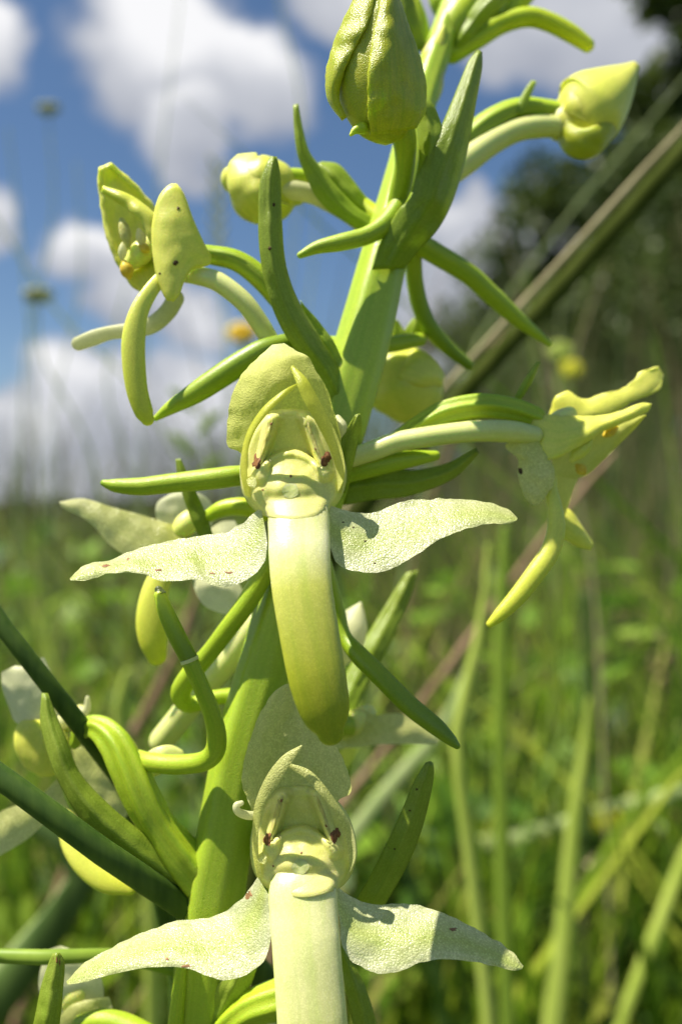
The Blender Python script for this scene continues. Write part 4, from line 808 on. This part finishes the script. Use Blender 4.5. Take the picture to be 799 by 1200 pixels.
def tall_right():
    """tall flowering grasses on the right, in front of the trees"""
    o = blades('tall_grass', 3400, 0.4, 5.0, 0.30, 0.50, 0.0014, 0.0034, leafy('tall_grass_green', [(0.04, 0.065, 0.012), (0.08, 0.12, 0.02), (0.17, 0.14, 0.07), (0.10, 0.16, 0.025), (0.22, 0.17, 0.09)], 0.35), 'tall brownish flowering grasses standing over the horizon and before the trees', 1, 0.25, xr=0.3)
    o.location.x = 0
    me = o.data; co = np.zeros(len(me.vertices) * 3, dtype=np.float32); me.vertices.foreach_get('co', co); co = co.reshape(-1, 10, 3)
    d = co[:, 0, 1:2]; co[:, :, 0] += 0.30 * d
    h0 = co[:, -1, 2].copy()
    target = 0.30 + d[:, 0] * (0.03 + 0.27 * rng.random(len(h0)) ** 1.25)       # tops stand up to 14 degrees above the eye
    target = np.minimum(target, 0.95)
    lf_ = rng.random(len(h0)) < 0.35                               # the left part of the meadow: lower heads, just over the horizon
    co[lf_, :, 0] -= (0.62 * d[lf_]); target[lf_] = 0.30 + d[lf_, 0] * (0.0 + 0.16 * rng.random(lf_.sum()) ** 1.3)
    co[:, :, 2] *= (target / h0)[:, None]
    me.vertices.foreach_set('co', co.ravel()); me.update()
tall_right()

def herbs(name, N, dmin, dmax, hhi, size, mat, label):
    u = rng.random(N); d = dmin * (dmax / dmin) ** u; x = (rng.random(N) * 2 - 1) * (0.7 * d)
    z = hhi * rng.random(N) ** 0.8; s = size * (0.5 + rng.random(N)) * np.clip(d / 0.8, 1, 10)
    n_ = rng.normal(size=(N, 3)); n_[:, 2] = np.abs(n_[:, 2]) + 0.8; n_ /= np.linalg.norm(n_, axis=1)[:, None]
    cl = np.array([noise.noise(Vector((p / (.04 + .12 * q), 8 * math.log(q), 21.0))) for p, q in zip(x, d)]); keep = cl + .2 * rng.random(N) > 0.02
    x, d, z, s, n_ = x[keep], d[keep], z[keep], s[keep], n_[keep]; N = len(x)
    a = rng.normal(size=(N, 3)); a -= (a * n_).sum(1)[:, None] * n_; a /= np.linalg.norm(a, axis=1)[:, None]; b = np.cross(n_, a)
    c = np.stack([x, d, z], 1); rows = []
    for (p, q, r_) in ((-1, 0, 0), (-.5, .42, .1), (.2, .5, .14), (1, 0, -.1), (.2, -.5, .14), (-.5, -.42, .1)):
        rows.append(c + a * (p * s)[:, None] + b * (q * s)[:, None] + n_ * (r_ * s)[:, None])
    V = np.stack(rows, 1).reshape(-1, 3); base = (np.arange(N) * 6)[:, None, None]
    F = (base + np.array([[0, 1, 5, 5], [1, 2, 4, 5], [2, 3, 4, 4]])[None]).reshape(-1, 4).tolist()
    F = [tuple(dict.fromkeys(f)) for f in F]
    me = bpy.data.meshes.new(name); me.from_pydata(V.tolist(), [], F); at = me.attributes.new('tint', 'FLOAT', 'POINT')
    at.data.foreach_set('value', np.repeat(rng.random(N), 6).astype(np.float32)); me.materials.append(mat)
    o = bpy.data.objects.new(name, me); col.objects.link(o); return tag(o, label, 'herbs', None, 'stuff')
herbs('tall_herbs', 2600, 0.26, 2.2, 0.28, 0.010, HB, 'taller leafy herbs among the grass behind the orchid')
herbs('herb_leaves', 11000, 0.24, 4, 0.21, 0.009, HB, 'small bright green herb leaves low among the meadow grass')

# ------------------------------------------------------------------ trees behind
LEAF = [leafy('tree_foliage', [(0.035, 0.060, 0.012), (0.065, 0.10, 0.018), (0.11, 0.15, 0.028)], 0.3),
        leafy('light_tree_foliage', [(0.035, 0.062, 0.012), (0.065, 0.10, 0.018), (0.11, 0.15, 0.03)], 0.3)]
BARK = simple('bark', (0.06, 0.045, 0.03), (0.12, 0.09, 0.065), 12, 0.9, 0.6, 0.02)
def tree(x, y, h, w, label, nl=5200, ml=0, low=0.12, seed=0):
    r_ = random.Random(seed); q_ = np.random.default_rng(seed)
    root = empty('broadleaf_tree', (x, y, 0)); tag(root, label, 'tree', 'trees at the meadow edge')
    tube('trunk', [(x, y, 0, h * .028), (x + .03 * h, y, h * .3, h * .021), (x, y, h * .6, h * .013), (x - .02 * h, y, h * .92, h * .004)], BARK, root, conv=None, n=12, seg=24, rough=0.1)
    clumps = []
    for i in range(11):
        t = 0.22 + 0.7 * i / 10; a = i * 2.4 + r_.random(); L = w * (0.55 + .3 * r_.random()) * math.sin(math.pi * (0.18 + 0.72 * t)) ** 0.7
        p0 = Vector((x, y, h * t * .85)); p1 = p0 + Vector((math.cos(a) * L * .55, math.sin(a) * L * .55, L * .22)); p2 = p0 + Vector((math.cos(a) * L, math.sin(a) * L, L * .5))
        tube('limb', [(*p0, h * .009), (*p1, h * .006), (*p2, h * .002)], BARK, root, conv=None, n=7, seg=10)
        clumps += [(p2, w * .36), (p1 + Vector((r_.uniform(-.2, .2) * w, r_.uniform(-.2, .2) * w, r_.uniform(0, .2) * w)), w * .34)]
    for i in range(26):
        t = r_.random(); a = r_.random() * 6.28; rr = w * 0.85 * math.sqrt(r_.random()) * math.sin(math.pi * (0.12 + .82 * t)) ** .6
        clumps.append((Vector((x + math.cos(a) * rr, y + math.sin(a) * rr, h * (low + (1 - low) * t))), w * r_.uniform(.2, .36)))
    per = nl // len(clumps); V, T = [], []
    for (c, cr_) in clumps:
        p = q_.normal(size=(per, 3)); p /= np.linalg.norm(p, axis=1)[:, None]; p *= (cr_ * (0.35 + 0.65 * q_.random(per) ** .5))[:, None]; p[:, 2] *= .75
        p += np.array(c); s = h * (0.010 + 0.010 * q_.random(per))
        a = q_.normal(size=(per, 3)); a /= np.linalg.norm(a, axis=1)[:, None]; b = np.cross(a, q_.normal(size=(per, 3))); b /= np.linalg.norm(b, axis=1)[:, None]
        V.append(np.stack([p - a * s[:, None], p + b * s[:, None] * .55, p + a * s[:, None], p - b * s[:, None] * .55], 1)); tb = r_.random()
        T.append(np.repeat(np.clip(tb * .6 + .4 * q_.random(per), 0, 1), 4))
    V = np.concatenate(V).reshape(-1, 3); T = np.concatenate(T); nF = len(V) // 4
    me = bpy.data.meshes.new('crown'); me.from_pydata(V.tolist(), [], np.arange(nF * 4).reshape(-1, 4).tolist())
    at = me.attributes.new('tint', 'FLOAT', 'POINT'); at.data.foreach_set('value', T.astype(np.float32)); me.materials.append(LEAF[ml])
    o = bpy.data.objects.new('crown', me); col.objects.link(o); o.parent = root; o.matrix_parent_inverse = root_inv(root)
k = UNIT / FOCUS
def tx(px, d): return (px - CX) * k * d
tree(tx(885, 14), 14, 11.0, 2.6, 'tallest dark tree, at the right edge reaching out of the picture', 12000, 0, .05, 1)
tree(tx(715, 15), 15, 7.6, 2.0, 'dark tree just left of the tallest tree, behind the pointed bud', 10000, 0, .04, 2)
tree(tx(620, 17), 17, 6.4, 1.9, 'lower dark tree between the stem and the pointed bud', 8000, 0, .03, 3)
tree(tx(548, 19), 19, 5.2, 1.5, 'small rounded tree nearest the stem on the right', 6000, 1, .03, 4)
tree(tx(800, 12), 12, 4.6, 1.9, 'bushy tree in front of the tallest tree at the right edge', 8000, 1, .02, 5)
tree(tx(680, 13), 13, 3.7, 1.6, 'low bushy tree under the dark trees on the right', 7000, 1, .02, 6)
tree(tx(235, 46), 46, 4.4, 2.0, 'distant tree left of the hood', 3500, 1, .05, 8)
tree(tx(1010, 13), 13, 9.0, 2.6, 'dark tree outside the right edge beside the tallest one', 6000, 0, .05, 9)
def treeline():
    V, T = [], []; q_ = np.random.default_rng(5)
    for i in range(150):
        a = -1.2 + 2.4 * i / 149; D = 150 + 15 * q_.random(); c = np.array([math.sin(a) * D, math.cos(a) * D, 0.5]); r = 1.2 + 1.6 * q_.random()
        p = q_.normal(size=(150, 3)); p /= np.linalg.norm(p, axis=1)[:, None]; p *= r; p[:, 2] = np.abs(p[:, 2]) * .8; p += c
        u = q_.normal(size=(150, 3)) * .28; v = q_.normal(size=(150, 3)) * .28
        V.append(np.stack([p - u, p + v, p + u, p - v], 1)); T.append(np.repeat(q_.random(150), 4))
    V = np.concatenate(V).reshape(-1, 3); me = bpy.data.meshes.new('far_hedge'); me.from_pydata(V.tolist(), [], np.arange(len(V)).reshape(-1, 4).tolist())
    at = me.attributes.new('tint', 'FLOAT', 'POINT'); at.data.foreach_set('value', np.concatenate(T).astype(np.float32)); me.materials.append(LEAF[1])
    o = bpy.data.objects.new('far_hedge', me); col.objects.link(o); tag(o, 'far low hedge of bushes along the horizon', 'hedge', None, 'stuff')
treeline()
